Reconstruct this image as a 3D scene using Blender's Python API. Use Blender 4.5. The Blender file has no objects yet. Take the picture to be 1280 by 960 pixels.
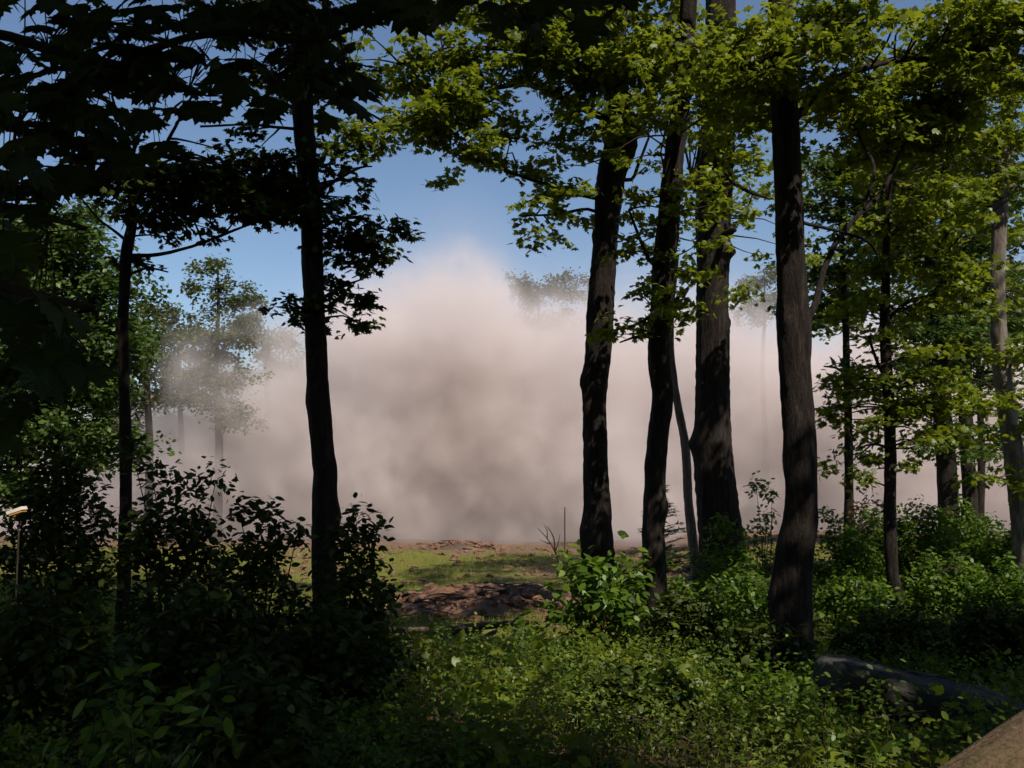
import bpy, math, random
import numpy as np
from mathutils import Vector

random.seed(7)
rng = np.random.default_rng(11)
scene = bpy.context.scene
COL = scene.collection

# ------------------------------------------------------------------ camera, sky, sun, exposure
W0, H0, F = 1280.0, 960.0, 1250.0
HORIZON = 590.0
PITCH = math.atan((HORIZON - 480.0) / F)
CAM = np.array([0.0, 0.0, 1.7])
cam_d = bpy.data.cameras.new('camera'); cam = bpy.data.objects.new('camera', cam_d); COL.objects.link(cam)
cam_d.sensor_width = 36; cam_d.lens = 36 * F / W0; cam_d.clip_start = 0.05; cam_d.clip_end = 8000
cam.location = CAM; cam.rotation_euler = (math.radians(90) + PITCH, 0, 0)
scene.camera = cam

SUN = np.array([0.36, -0.52, 0.80]); SUN /= np.linalg.norm(SUN)
SUN_EL = math.asin(SUN[2]); SUN_ROT = math.atan2(SUN[0], SUN[1])
world = bpy.data.worlds.new('World'); scene.world = world; world.use_nodes = True
wn = world.node_tree; wn.nodes.clear()
sky = wn.nodes.new('ShaderNodeTexSky'); sky.sky_type = 'NISHITA'; sky.sun_disc = False
sky.sun_elevation = SUN_EL; sky.sun_rotation = SUN_ROT
sky.air_density = 1.0; sky.dust_density = 0.2; sky.ozone_density = 2.6; sky.altitude = 300
bg = wn.nodes.new('ShaderNodeBackground'); bg.inputs['Strength'].default_value = 0.10
wo = wn.nodes.new('ShaderNodeOutputWorld')
wn.links.new(sky.outputs[0], bg.inputs[0]); wn.links.new(bg.outputs[0], wo.inputs[0])

sun_d = bpy.data.lights.new('sun', 'SUN'); sun = bpy.data.objects.new('sun', sun_d); COL.objects.link(sun)
sun_d.energy = 5.0; sun_d.angle = math.radians(0.5); sun_d.color = (1.0, 0.93, 0.82)
sun.rotation_euler = Vector(SUN).to_track_quat('Z', 'Y').to_euler()

scene.view_settings.view_transform = 'Standard'; scene.view_settings.look = 'None'
scene.view_settings.exposure = 0.15; scene.view_settings.gamma = 1.0
scene.view_settings.use_curve_mapping = False
scene.render.engine = 'CYCLES'
cy = scene.cycles
cy.max_bounces = 6; cy.diffuse_bounces = 3; cy.glossy_bounces = 2; cy.transmission_bounces = 3
cy.volume_bounces = 4; cy.transparent_max_bounces = 4; cy.caustics_reflective = False
cy.use_denoising = True; cy.use_adaptive_sampling = True; cy.adaptive_threshold = 0.03
cy.volume_max_steps = 96; cy.volume_step_rate = 1.0

# ------------------------------------------------------------------ placing helpers
CP, SP = math.cos(PITCH), math.sin(PITCH)
def at(px, py, Y):
    """the world point at distance Y ahead seen at photograph pixel (px, py)"""
    rx, uy = (px - 640.0) / F, (480.0 - py) / F
    d = np.array([rx, CP - SP * uy, SP + CP * uy])
    return CAM + d * (Y / d[1])
def px_m(Y): return Y / F

GY = [-60, 0, 5, 10, 16, 22, 30, 38, 45, 52, 70, 120, 400, 5000]
GZ = [0.3, 0, -.12, -.5, -.95, -1.4, -1.78, -1.86, -1.76, -1.9, -3.0, -5, -7, -30]
_w = [(0.31, 0.17, 1.3, .10), (0.13, 0.41, 4.1, .08), (0.9, 0.55, 2.2, .035), (0.6, -1.1, .4, .03), (1.9, 1.3, 5.0, .015)]
def ground(x, y):
    x = np.asarray(x, float); y = np.asarray(y, float)
    z = np.interp(y, GY, GZ)
    side = np.clip((x - 2.5 - 0.06 * y) / 6.0, 0, 1)
    z = z + side * np.interp(y, [6, 14, 20, 30, 60], [.1, .55, .9, .9, .2])
    side2 = np.clip((-x - 3.0 - 0.05 * y) / 6.0, 0, 1)
    z = z + side2 * np.interp(y, [6, 14, 25, 60], [.0, .3, .5, .1])
    k = np.clip(np.interp(y, [-60, 100, 300], [1, 1, 0]), 0, 1)
    for a, b, c, m in _w: z = z + k * m * np.sin(a * x + b * y + c)
    return z

# ------------------------------------------------------------------ materials
def new_mat(name):
    m = bpy.data.materials.new(name); m.use_nodes = True; m.node_tree.nodes.clear()
    return m, m.node_tree
def nd(nt, typ, **kw):
    n = nt.nodes.new(typ)
    for k, v in kw.items(): setattr(n, k, v)
    return n
def ramp(nt, fac, stops):
    r = nd(nt, 'ShaderNodeValToRGB')
    el = r.color_ramp.elements
    while len(el) < len(stops): el.new(0.5)
    for e, (p, c) in zip(el, stops): e.position = p; e.color = (*c, 1)
    nt.links.new(fac, r.inputs[0]); return r.outputs[0]
def noise(nt, vec, scale, detail=4, rough=.6, dist=0):
    n = nd(nt, 'ShaderNodeTexNoise'); n.inputs['Scale'].default_value = scale
    n.inputs['Detail'].default_value = detail; n.inputs['Roughness'].default_value = rough
    n.inputs['Distortion'].default_value = dist
    if vec is not None: nt.links.new(vec, n.inputs['Vector'])
    return n
def leaf_mat(name, stops, trans=.35, tcol=(.16, .2, .015), gloss=.022, rough=.45):
    m, nt = new_mat(name); L = nt.links.new
    geo = nd(nt, 'ShaderNodeNewGeometry'); tc = nd(nt, 'ShaderNodeTexCoord')
    big = noise(nt, tc.outputs['Object'], .55, 2)
    mx = nd(nt, 'ShaderNodeMath', operation='MULTIPLY_ADD'); L(big.outputs[0], mx.inputs[0]); mx.inputs[1].default_value = .8
    sc = nd(nt, 'ShaderNodeMath', operation='MULTIPLY_ADD'); L(geo.outputs['Random Per Island'], sc.inputs[0]); sc.inputs[1].default_value = .75; sc.inputs[2].default_value = -.28
    L(sc.outputs[0], mx.inputs[2])
    col = ramp(nt, mx.outputs[0], stops)
    d = nd(nt, 'ShaderNodeBsdfDiffuse'); L(col, d.inputs[0])
    t = nd(nt, 'ShaderNodeBsdfTranslucent')
    tm = nd(nt, 'ShaderNodeMix', data_type='RGBA'); tm.inputs[0].default_value = .6
    L(col, tm.inputs[6]); tm.inputs[7].default_value = (*tcol, 1); L(tm.outputs[2], t.inputs[0])
    m1 = nd(nt, 'ShaderNodeMixShader'); m1.inputs[0].default_value = trans; L(d.outputs[0], m1.inputs[1]); L(t.outputs[0], m1.inputs[2])
    g = nd(nt, 'ShaderNodeBsdfGlossy'); g.inputs['Roughness'].default_value = rough; g.inputs[0].default_value = (.9, .95, .9, 1)
    m2 = nd(nt, 'ShaderNodeMixShader'); m2.inputs[0].default_value = gloss; L(m1.outputs[0], m2.inputs[1]); L(g.outputs[0], m2.inputs[2])
    o = nd(nt, 'ShaderNodeOutputMaterial'); L(m2.outputs[0], o.inputs[0])
    return m
def rough_mat(name, stops, scale=(1, 1, 1), nscale=6, bump=.5, dist=.02, rough=.9, fine=40, spec=.2):
    m, nt = new_mat(name); L = nt.links.new
    tc = nd(nt, 'ShaderNodeTexCoord'); mp = nd(nt, 'ShaderNodeMapping'); mp.inputs['Scale'].default_value = scale
    L(tc.outputs['Object'], mp.inputs[0])
    n1 = noise(nt, mp.outputs[0], nscale, 6, .65, .4); n2 = noise(nt, mp.outputs[0], fine, 4, .7)
    mix = nd(nt, 'ShaderNodeMath', operation='MULTIPLY_ADD'); L(n2.outputs[0], mix.inputs[0]); mix.inputs[1].default_value = .35
    s = nd(nt, 'ShaderNodeMath', operation='MULTIPLY'); L(n1.outputs[0], s.inputs[0]); s.inputs[1].default_value = .65
    L(s.outputs[0], mix.inputs[2])
    col = ramp(nt, mix.outputs[0], stops)
    b = nd(nt, 'ShaderNodeBsdfPrincipled'); L(col, b.inputs['Base Color']); b.inputs['Roughness'].default_value = rough
    b.inputs['Specular IOR Level'].default_value = spec
    bp = nd(nt, 'ShaderNodeBump'); bp.inputs['Strength'].default_value = bump; bp.inputs['Distance'].default_value = dist
    L(mix.outputs[0], bp.inputs['Height']); L(bp.outputs[0], b.inputs['Normal'])
    o = nd(nt, 'ShaderNodeOutputMaterial'); L(b.outputs[0], o.inputs[0])
    return m
LEAF = leaf_mat('maple_leaves', [(.2, (.048, .08, .007)), (.5, (.108, .148, .011)), (.8, (.19, .22, .017))], trans=.5, tcol=(.33, .38, .018))
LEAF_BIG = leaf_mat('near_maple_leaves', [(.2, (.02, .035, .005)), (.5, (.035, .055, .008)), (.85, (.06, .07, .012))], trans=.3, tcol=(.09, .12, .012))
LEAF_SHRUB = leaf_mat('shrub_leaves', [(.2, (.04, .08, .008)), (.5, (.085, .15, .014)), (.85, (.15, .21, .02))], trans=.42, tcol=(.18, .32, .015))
LEAF_LIME = leaf_mat('fern_and_herb_leaves', [(.2, (.06, .10, .01)), (.5, (.14, .19, .02)), (.85, (.22, .24, .04))], trans=.45, tcol=(.28, .36, .03))
LEAF_MID = leaf_mat('cool_green_leaves', [(.2, (.03, .055, .012)), (.5, (.06, .10, .02)), (.85, (.10, .14, .03))], trans=.3, tcol=(.12, .2, .02))
LEAF_FAR = leaf_mat('distant_leaves', [(.2, (.04, .055, .012)), (.5, (.075, .09, .02)), (.85, (.12, .125, .03))])
LEAF_RED = leaf_mat('reddish_leaves', [(.2, (.06, .03, .02)), (.5, (.12, .06, .03)), (.85, (.16, .12, .04))], tcol=(.2, .08, .02))
LEAF_YELLOW = leaf_mat('yellowing_leaves', [(.2, (.12, .08, .015)), (.5, (.22, .13, .02)), (.85, (.25, .18, .03))], tcol=(.3, .15, .02))
LEAF_DEAD = leaf_mat('dead_leaves', [(.2, (.06, .035, .02)), (.5, (.13, .08, .045)), (.85, (.22, .15, .09))], trans=.1, tcol=(.1, .06, .03))
LEAF_SHADE = leaf_mat('shade_darkened_leaves', [(.2, (.02, .035, .004)), (.5, (.04, .06, .006)), (.85, (.07, .09, .01))], trans=.16, tcol=(.10, .14, .01))  # leaf green darkened to paint shade into shaded plants and the added crowns
NEEDLE = leaf_mat('needles', [(.2, (.012, .02, .008)), (.5, (.02, .035, .012)), (.85, (.035, .05, .018))], trans=.1)
BARK = rough_mat('bark', [(.3, (.007, .005, .004)), (.48, (.018, .013, .010)), (.6, (.042, .031, .025)), (.75, (.11, .086, .07))], (9, 9, 2.0), 1.9, 1.0, .05, .95, 9)
BARK_PALE = rough_mat('pale_bark', [(.3, (.05, .04, .033)), (.48, (.13, .105, .085)), (.62, (.24, .205, .17)), (.75, (.33, .29, .25))], (6, 6, 1.3), 2.2, .8, .03, .95, 12)
TWIG = rough_mat('twig_bark', [(.3, (.02, .015, .011)), (.7, (.07, .055, .04))], (1, 1, 1), 8, .2)
DEADWOOD = rough_mat('dead_wood', [(.3, (.035, .022, .016)), (.5, (.09, .06, .045)), (.75, (.18, .14, .11))], (1, 5, 5), 5, .6)
EARTH = rough_mat('dug_earth', [(.3, (.085, .042, .028)), (.5, (.19, .10, .062)), (.75, (.30, .19, .14))], (1, 1, 1), 3, 1.0, .06)
STONE = rough_mat('mossy_stone', [(.3, (.025, .024, .02)), (.5, (.065, .06, .05)), (.62, (.10, .09, .08)), (.75, (.16, .15, .13))], (1, 1, 1), 2.4, .8, .04)
LOGBARK = rough_mat('mossy_log_bark', [(.36, (.03, .035, .012)), (.45, (.08, .06, .03)), (.52, (.13, .085, .05)), (.58, (.07, .045, .03)), (.66, (.20, .15, .11))], (1, 1.6, 1.6), 6.0, 1.0, .035, .95, 45)
BOARD = rough_mat('pale_board', [(.3, (.7, .62, .5)), (.7, (.85, .8, .7))], (1, 6, 1), 6, .2)
BOARD_EDGE = rough_mat('orange_board_edge', [(.3, (.55, .22, .05)), (.7, (.65, .3, .08))], (1, 1, 1), 6, .2)
POSTM = rough_mat('weathered_stake', [(.3, (.05, .03, .03)), (.7, (.12, .08, .07))], (1, 1, 1), 6, .2)
GRASSM = leaf_mat('grass_blades', [(.2, (.09, .11, .015)), (.5, (.18, .18, .03)), (.8, (.3, .24, .08))], trans=.25, tcol=(.2, .22, .03))

def ground_material():
    m, nt = new_mat('forest_floor_and_field'); L = nt.links.new
    tc = nd(nt, 'ShaderNodeTexCoord'); P = tc.outputs['Object']
    sep = nd(nt, 'ShaderNodeSeparateXYZ'); L(P, sep.inputs[0])
    nb = noise(nt, P, .22, 4, .6, .6); nm = noise(nt, P, 1.1, 5, .65); nf = noise(nt, P, 9, 5, .7)
    litter = ramp(nt, nf.outputs[0], [(.3, (.018, .013, .008)), (.5, (.05, .034, .02)), (.7, (.11, .075, .045))])
    grassc = ramp(nt, nf.outputs[0], [(.3, (.08, .09, .015)), (.55, (.15, .15, .03)), (.75, (.23, .19, .06))])
    earthc = ramp(nt, nf.outputs[0], [(.3, (.07, .042, .028)), (.5, (.15, .092, .06)), (.75, (.27, .19, .135))])
    em = nd(nt, 'ShaderNodeMath', operation='MULTIPLY_ADD'); L(nm.outputs[0], em.inputs[0]); em.inputs[1].default_value = .45
    L(nb.outputs[0], em.inputs[2])
    er = nd(nt, 'ShaderNodeMapRange'); L(em.outputs[0], er.inputs[0]); er.inputs[1].default_value = .76; er.inputs[2].default_value = .86
    mx = nd(nt, 'ShaderNodeMix', data_type='RGBA'); L(er.outputs[0], mx.inputs[0]); L(grassc, mx.inputs[6]); L(earthc, mx.inputs[7])
    # bare earth on the crest where the blasting is
    cr = nd(nt, 'ShaderNodeMapRange'); ya = nd(nt, 'ShaderNodeMath', operation='MULTIPLY_ADD'); L(nm.outputs[0], ya.inputs[0]); ya.inputs[1].default_value = 7; L(sep.outputs[1], ya.inputs[2])
    L(ya.outputs[0], cr.inputs[0]); cr.inputs[1].default_value = 44.5; cr.inputs[2].default_value = 47.5
    mx2 = nd(nt, 'ShaderNodeMix', data_type='RGBA'); L(cr.outputs[0], mx2.inputs[0]); L(mx.outputs[2], mx2.inputs[6]); L(earthc, mx2.inputs[7])
    fr = nd(nt, 'ShaderNodeMapRange'); yb = nd(nt, 'ShaderNodeMath', operation='MULTIPLY_ADD'); L(nm.outputs[0], yb.inputs[0]); yb.inputs[1].default_value = 4; L(sep.outputs[1], yb.inputs[2])
    L(yb.outputs[0], fr.inputs[0]); fr.inputs[1].default_value = 17; fr.inputs[2].default_value = 20
    mx3 = nd(nt, 'ShaderNodeMix', data_type='RGBA'); L(fr.outputs[0], mx3.inputs[0]); L(litter, mx3.inputs[6]); L(mx2.outputs[2], mx3.inputs[7])
    b = nd(nt, 'ShaderNodeBsdfPrincipled'); L(mx3.outputs[2], b.inputs['Base Color']); b.inputs['Roughness'].default_value = .95
    b.inputs['Specular IOR Level'].default_value = .1
    bp = nd(nt, 'ShaderNodeBump'); bp.inputs['Strength'].default_value = 1; bp.inputs['Distance'].default_value = .06
    L(nf.outputs[0], bp.inputs['Height']); L(bp.outputs[0], b.inputs['Normal'])
    o = nd(nt, 'ShaderNodeOutputMaterial'); L(b.outputs[0], o.inputs[0])
    return m

# ------------------------------------------------------------------ mesh helpers
class MB:
    """collects vertices and faces of one mesh"""
    def __init__(s): s.v = []; s.f = []; s.m = []; s.n = 0
    def add(s, verts, faces, mat=0):
        """faces: an (n, k) index array or a list of such arrays"""
        verts = np.asarray(verts, float).reshape(-1, 3)
        for fa in (faces if isinstance(faces, list) else [faces]):
            fa = np.asarray(fa, int)
            s.f.append(fa + s.n); s.m.append(np.full(len(fa), mat, int))
        s.v.append(verts); s.n += len(verts)
    def build(s, name, mats, parent=None, smooth=False, origin=None):
        if not isinstance(mats, (list, tuple)): mats = [mats]
        V = np.concatenate(s.v) if s.v else np.zeros((0, 3))
        if origin is not None: V = V - np.asarray(origin)
        me = bpy.data.meshes.new(name)
        nl = sum(f.size for f in s.f); nf = sum(len(f) for f in s.f)
        me.vertices.add(len(V)); me.vertices.foreach_set('co', V.astype(np.float32).ravel())
        me.loops.add(nl); me.loops.foreach_set('vertex_index', np.concatenate([f.ravel() for f in s.f]).astype(np.int32))
        sizes = np.concatenate([np.full(len(f), f.shape[1]) for f in s.f])
        starts = np.concatenate([[0], np.cumsum(sizes)[:-1]])
        me.polygons.add(nf); me.polygons.foreach_set('loop_start', starts.astype(np.int32))
        me.polygons.foreach_set('material_index', np.concatenate(s.m).astype(np.int32))
        me.polygons.foreach_set('use_smooth', np.full(nf, smooth, dtype=bool))
        for m in mats: me.materials.append(m)
        me.update(calc_edges=True); me.validate()
        o = bpy.data.objects.new(name, me); COL.objects.link(o)
        if parent is not None: o.parent = parent
        if origin is not None and parent is None: o.location = origin
        return o
def thing(name, loc, label, cat, group=None):
    o = bpy.data.objects.new(name, None); COL.objects.link(o); o.location = [float(c) for c in loc]
    o.empty_display_size = .2
    return tag(o, label, cat, group)
def tag(o, label=None, cat=None, group=None, kind=None):
    if label: o['label'] = label
    if cat: o['category'] = cat
    if group: o['group'] = group
    if kind: o['kind'] = kind
    return o

def spline(P, R, step):
    """Catmull-Rom through points P with radii R, resampled"""
    P = np.asarray(P, float); R = np.asarray(R, float)
    A = np.vstack([2 * P[0] - P[1], P, 2 * P[-1] - P[-2]]); out = []; ro = []
    for i in range(len(P) - 1):
        p0, p1, p2, p3 = A[i:i + 4]
        n = max(2, int(np.linalg.norm(p2 - p1) / step))
        t = np.linspace(0, 1, n, endpoint=False)[:, None]
        out.append(.5 * (2 * p1 + (p2 - p0) * t + (2 * p0 - 5 * p1 + 4 * p2 - p3) * t ** 2 + (3 * p1 - p0 - 3 * p2 + p3) * t ** 3))
        ro.append(R[i] + (R[i + 1] - R[i]) * t[:, 0])
    out.append(P[-1:]); ro.append(R[-1:])
    return np.concatenate(out), np.concatenate(ro)
def tube(mb, P, R, segs=8, step=.25, rough=0.0, knots=(), flare=0.0, mat=0, seed=0, jitter=0.0):
    C, r = spline(P, R, step); n = len(C)
    if jitter:
        rg = np.random.default_rng(seed + 5); j = rg.normal(0, 1, (n, 3)); j = (j + np.roll(j, 1, 0) + np.roll(j, -1, 0)) / 3
        j[0] = j[-1] = 0; C = C + j * jitter * r[:, None]
    T = np.gradient(C, axis=0); T /= np.linalg.norm(T, axis=1)[:, None] + 1e-9
    ref = np.array([1.0, 0, 0]) if abs(T[0][0]) < .8 else np.array([0, 1.0, 0])
    U = []
    u = ref - T[0] * ref.dot(T[0])
    for k in range(n):
        u = u - T[k] * u.dot(T[k]); u /= np.linalg.norm(u); U.append(u)
    U = np.array(U); V = np.cross(T, U)
    a = np.linspace(0, 2 * math.pi, segs, endpoint=False)
    L = np.concatenate([[0], np.cumsum(np.linalg.norm(np.diff(C, axis=0), axis=1))])
    rad = r[:, None] * np.ones((n, segs))
    if rough:
        rg = np.random.default_rng(seed); ph = rg.uniform(0, 6.28, 12)
        m = np.zeros((n, segs)); l = L[:, None] / max(r.mean(), .02)
        for q, (ka, kl, am) in enumerate([(2, .35, .5), (3, .22, .45), (1, .5, .5), (5, .3, .3), (7, .45, .22), (4, 1.1, .2), (9, .8, .16), (3, 2.3, .12)]):
            m += am * np.sin(ka * a[None, :] + kl * l + ph[q] + 1.2 * np.sin(.37 * l + ph[q + 4]))
        rad = rad * (1 + rough * m + rough * .28 * rg.normal(0, 1, (n, segs)) + rough * .5 * rg.normal(0, 1, (1, segs)))
    for (lk, ak, amp, wd) in knots:      # burls: (height along the trunk, angle, size, width)
        da = np.angle(np.exp(1j * (a - ak)))[None, :] * r[:, None]; dl = (L - lk)[:, None]
        rad = rad + amp * np.exp(-(da ** 2 + dl ** 2) / (2 * wd ** 2))
    if flare:
        rad = rad * (1 + flare * np.exp(-L / .35)[:, None] * (1 + .35 * np.sin(5 * a + seed))[None, :])
    X = C[:, None, :] + rad[:, :, None] * (np.cos(a)[None, :, None] * U[:, None, :] + np.sin(a)[None, :, None] * V[:, None, :])
    i = np.arange(n - 1)[:, None] * segs; j = np.arange(segs)[None, :]; jn = (j + 1) % segs
    F4 = np.stack([i + j, i + jn, i + segs + jn, i + segs + j], -1).reshape(-1, 4)
    caps = np.array([list(range(segs))[::-1], [(n - 1) * segs + q for q in range(segs)]])
    mb.add(X.reshape(-1, 3), [F4, caps], mat)
    return C, r

# leaf outlines, unit length along +y, in the xy plane (z = fold / droop)
MAPLE_S = np.array([(0, 0, 0), (.26, .08, .02), (.5, .30, .0), (.24, .42, .02), (.34, .78, -.02), (.12, .68, .02), (0, 1, -.06),
                    (-.12, .68, .02), (-.34, .78, -.02), (-.24, .42, .02), (-.5, .30, .0), (-.26, .08, .02)])
OVAL = np.array([(0, 0, 0), (.22, .22, .04), (.28, .55, .03), (.13, .85, -.01), (0, 1, -.06), (-.13, .85, -.01), (-.28, .55, .03), (-.22, .22, .04)])
DIAMOND = np.array([(0, 0, 0), (.36, .5, .03), (0, 1, -.05), (-.36, .5, .03)])
BLADE = np.array([(-.03, 0, 0), (.03, 0, 0), (.0, 1, .0)])
def maple_big():
    half = [(0.0, 0.0), (.10, -.03), (.30, -.06), (.27, .02), (.42, .06), (.36, .12), (.62, .26), (.52, .30), (.56, .42), (.40, .38), (.26, .40),
            (.30, .52), (.42, .62), (.34, .66), (.36, .82), (.24, .74), (.16, .70), (.14, .86), (.07, .88), (0, 1.08)]
    pts = half + [(-x, y) for x, y in half[-2:0:-1]]
    return np.array([(x, y, -.22 * x * x * 2 - .12 * y * y + .05 * abs(x)) for x, y in pts])
MAPLE_B = maple_big()
def norm(a): return a / (np.linalg.norm(a, axis=-1, keepdims=True) + 1e-9)
def leaves(mb, P, N, size, outline=DIAMOND, mat=0, tip=None, rg=rng, wide=1.0, fan=False):
    """one leaf per row of P with normal N; tip = preferred direction of the leaf tip"""
    n = len(P); N = norm(N)
    T = rg.normal(0, 1, (n, 3)) if tip is None else tip + rg.normal(0, .5, (n, 3))
    T = norm(T - N * (T * N).sum(1, keepdims=True)); B = np.cross(T, N)
    s = (size * rg.uniform(.65, 1.25, n))[:, None, None]
    O = outline; k = len(O)
    X = P[:, None, :] + s * (O[None, :, 0, None] * wide * B[:, None, :] + O[None, :, 1, None] * T[:, None, :] + O[None, :, 2, None] * N[:, None, :])
    if fan:      # folded along the midrib: fan from a centre vertex
        c = P[:, None, :] + s * (.42 * T[:, None, :] - .05 * N[:, None, :])
        X = np.concatenate([X, c], 1); q = np.arange(k)
        tri = np.stack([q, (q + 1) % k, np.full(k, k)], -1)
        Fa = (np.arange(n)[:, None, None] * (k + 1) + tri[None]).reshape(-1, 3)
        mb.add(X.reshape(-1, 3), Fa, mat)
    else:
        mb.add(X.reshape(-1, 3), np.arange(n * k).reshape(n, k), mat)

def pads(mb, centres, pr, per, size, outline, rg=rng, axis=None, thick=.22, mat=0, droop=.35):
    """flat layered sprays of leaves, one per centre"""
    centres = np.asarray(centres); n = len(centres)
    if n == 0: return
    ang = rg.uniform(0, 6.28, (n, 1)); el = rg.uniform(.45, 1.0, (n, 1))
    u = np.clip(rg.normal(0, .45, (n, per)), -.85, .85); v = np.clip(rg.normal(0, .45, (n, per)), -.85, .85)
    rr = pr * rg.uniform(.65, 1.3, (n, 1))
    lx = (u * np.cos(ang) - v * el * np.sin(ang)) * rr; ly = (u * np.sin(ang) + v * el * np.cos(ang)) * rr
    tilt = rg.normal(0, .22, (n, 2))
    r2 = (lx ** 2 + ly ** 2) / (pr ** 2)
    lz = lx * tilt[:, :1] + ly * tilt[:, 1:] - droop * r2 * pr * .5 + rg.normal(0, thick * pr * .5, (n, per))
    P = np.stack([lx, ly, lz], -1) + centres[:, None, :]
    N = np.stack([lx / pr * .45, ly / pr * .45, np.ones_like(lx)], -1) + rg.normal(0, .55, (n, per, 3))
    T = np.stack([lx, ly, -.25 * np.ones_like(lx) * pr], -1) / pr
    leaves(mb, P.reshape(-1, 3), N.reshape(-1, 3), size, outline, mat, tip=T.reshape(-1, 3), rg=rg)

DENS = 4.2
def fill_ellipse(px, py, rx, ry, Y, pr, dens, rg, dspread=None):
    """pad centres filling the ellipse of half-axes rx, ry (photo pixels at distance Y) and as deep as it is wide"""
    k = px_m(Y); wx, wz = rx * k, ry * k; wy = dspread if dspread is not None else max(.4, min(wx * .8, 1.6))
    n = max(3, int(DENS * dens * (wx * wz) / (pr * pr * .5)))
    c = at(px, py, Y); q = rg.uniform(-1, 1, (n * 3, 3)); q = q[(q ** 2).sum(1) < 1][:n]
    # foliage hangs in thick plates with gaps between them
    K = max(2, int(len(q) / 5)); hub = q[:K]; own = rg.integers(0, K, len(q))
    sx = min(.9, .95 * pr / max(wx, .1)); sz = min(.5, .22 * pr / max(wz, .1)); sy = min(.9, .95 * pr / wy)
    q = hub[own] + rg.normal(0, 1, q.shape) * np.array([sx, sy, sz])
    z = q[:, 2] * wz
    return c + np.stack([q[:, 0] * wx, q[:, 1] * wy, z], -1)

# directions in which the sun must get through: (centre, radius)
WIN = [(at(480, 160, 14), 1.9), (at(600, 150, 14), 2.7), (at(760, 90, 14), 3.2), (at(930, 90, 11), 3.0), (at(1040, 70, 12), 2.4),
       (at(700, 250, 16), 1.8), (at(860, 200, 15), 1.2), (at(470, 60, 13), .9),
       *[(at(x, y, Yw), rr) for x, y, Yw, rr in [(545, 825, 13.4, 1.1), (620, 815, 14, 1.3), (690, 830, 13, 1.2), (570, 870, 10.2, .9), (650, 880, 9.8, 1.2), (740, 815, 13.5, 1.2), (720, 870, 10.2, .9), (600, 930, 8, .7), (690, 940, 7.6, .6), (850, 850, 11, .8), (920, 900, 8.6, .6), (990, 925, 7.6, .3), (500, 800, 15, 1.2)]], (at(790, 740, 12.5), 1.6), (at(110, 915, 3.2), .02), (at(21, 638, 8.6), .5),
       (at(1150, 380, 17), 3.0), (at(1180, 480, 16), 2.6), (at(1070, 380, 20), 2.6), (at(1120, 660, 17), 3.4), (at(1220, 660, 17), 3.2), (at(1040, 650, 17), 3.0),
       (at(920, 710, 15), 1.8), (at(1240, 930, 4.6), 1.1), (at(1250, 330, 17), .7), (at(990, 340, 11), .35), (at(885, 310, 19), .5),
       (at(755, 590, 16), .4), (at(820, 620, 14), .3), (at(1118, 700, 15), .4), (at(1240, 745, 15), .8),
       (at(95, 400, 34), 6), (at(600, 740, 24), 8), (at(520, 760, 19), 3.5), (at(300, 730, 40), 9), (at(900, 700, 40), 9)]
PATCH = [(at(770, 735, 12.6), .9), (at(570, 750, 24), 2.6), (at(580, 770, 19), 1.4), (at(755, 400, 16), .3), (at(748, 610, 16), .45), (at(820, 620, 14), .3), (at(886, 330, 19), .6), (at(893, 590, 19), .25), (at(990, 345, 11), .3), (at(1248, 330, 17), 1.2), (at(740, 760, 16), .4),
         (at(930, 90, 11), .5), (at(760, 90, 14), .8), (at(600, 150, 14), 1.5), (np.array([.9, 11, -.5]), 1.4), (at(900, 150, 16), .6), (at(830, 150, 13), .4)]
def blocked_mask(P, soft=.15):
    """True where a clump at P would shade one of the sunlit places"""
    bad = np.zeros(len(P), bool)
    for c, r in WIN:
        d = P - c; s = d @ SUN; perp = np.linalg.norm(d - s[:, None] * SUN, axis=1)
        bad |= (s > .5) & (perp < (r * .72 + .5) * rng.uniform(1 - soft, 1 + soft, len(P)))
    return bad
def twigs_to(mb, C, roots, rg, mat=1, r=.012, frac=1.0):
    """thin twigs from the nearest limb point to clump centres"""
    roots = np.asarray(roots)
    for c in C:
        if rg.random() > frac: continue
        d = np.linalg.norm((roots - c) * np.array([1, 1, 2.2]), axis=1) + rg.uniform(0, .5, len(roots)); a = roots[d.argmin()]
        L = np.linalg.norm(c - a)
        if L < .1 or L > 6: continue
        mid = (a + c) / 2 + np.array([0, 0, .06 * L]) + rg.normal(0, .07 * L, 3)
        tube(mb, [a, mid, c], [r * (1 + .45 * L), r * .9, r * .35], 4, max(.15, L / 5), mat=mat, jitter=.6, seed=int(rg.integers(1e6)))

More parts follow.
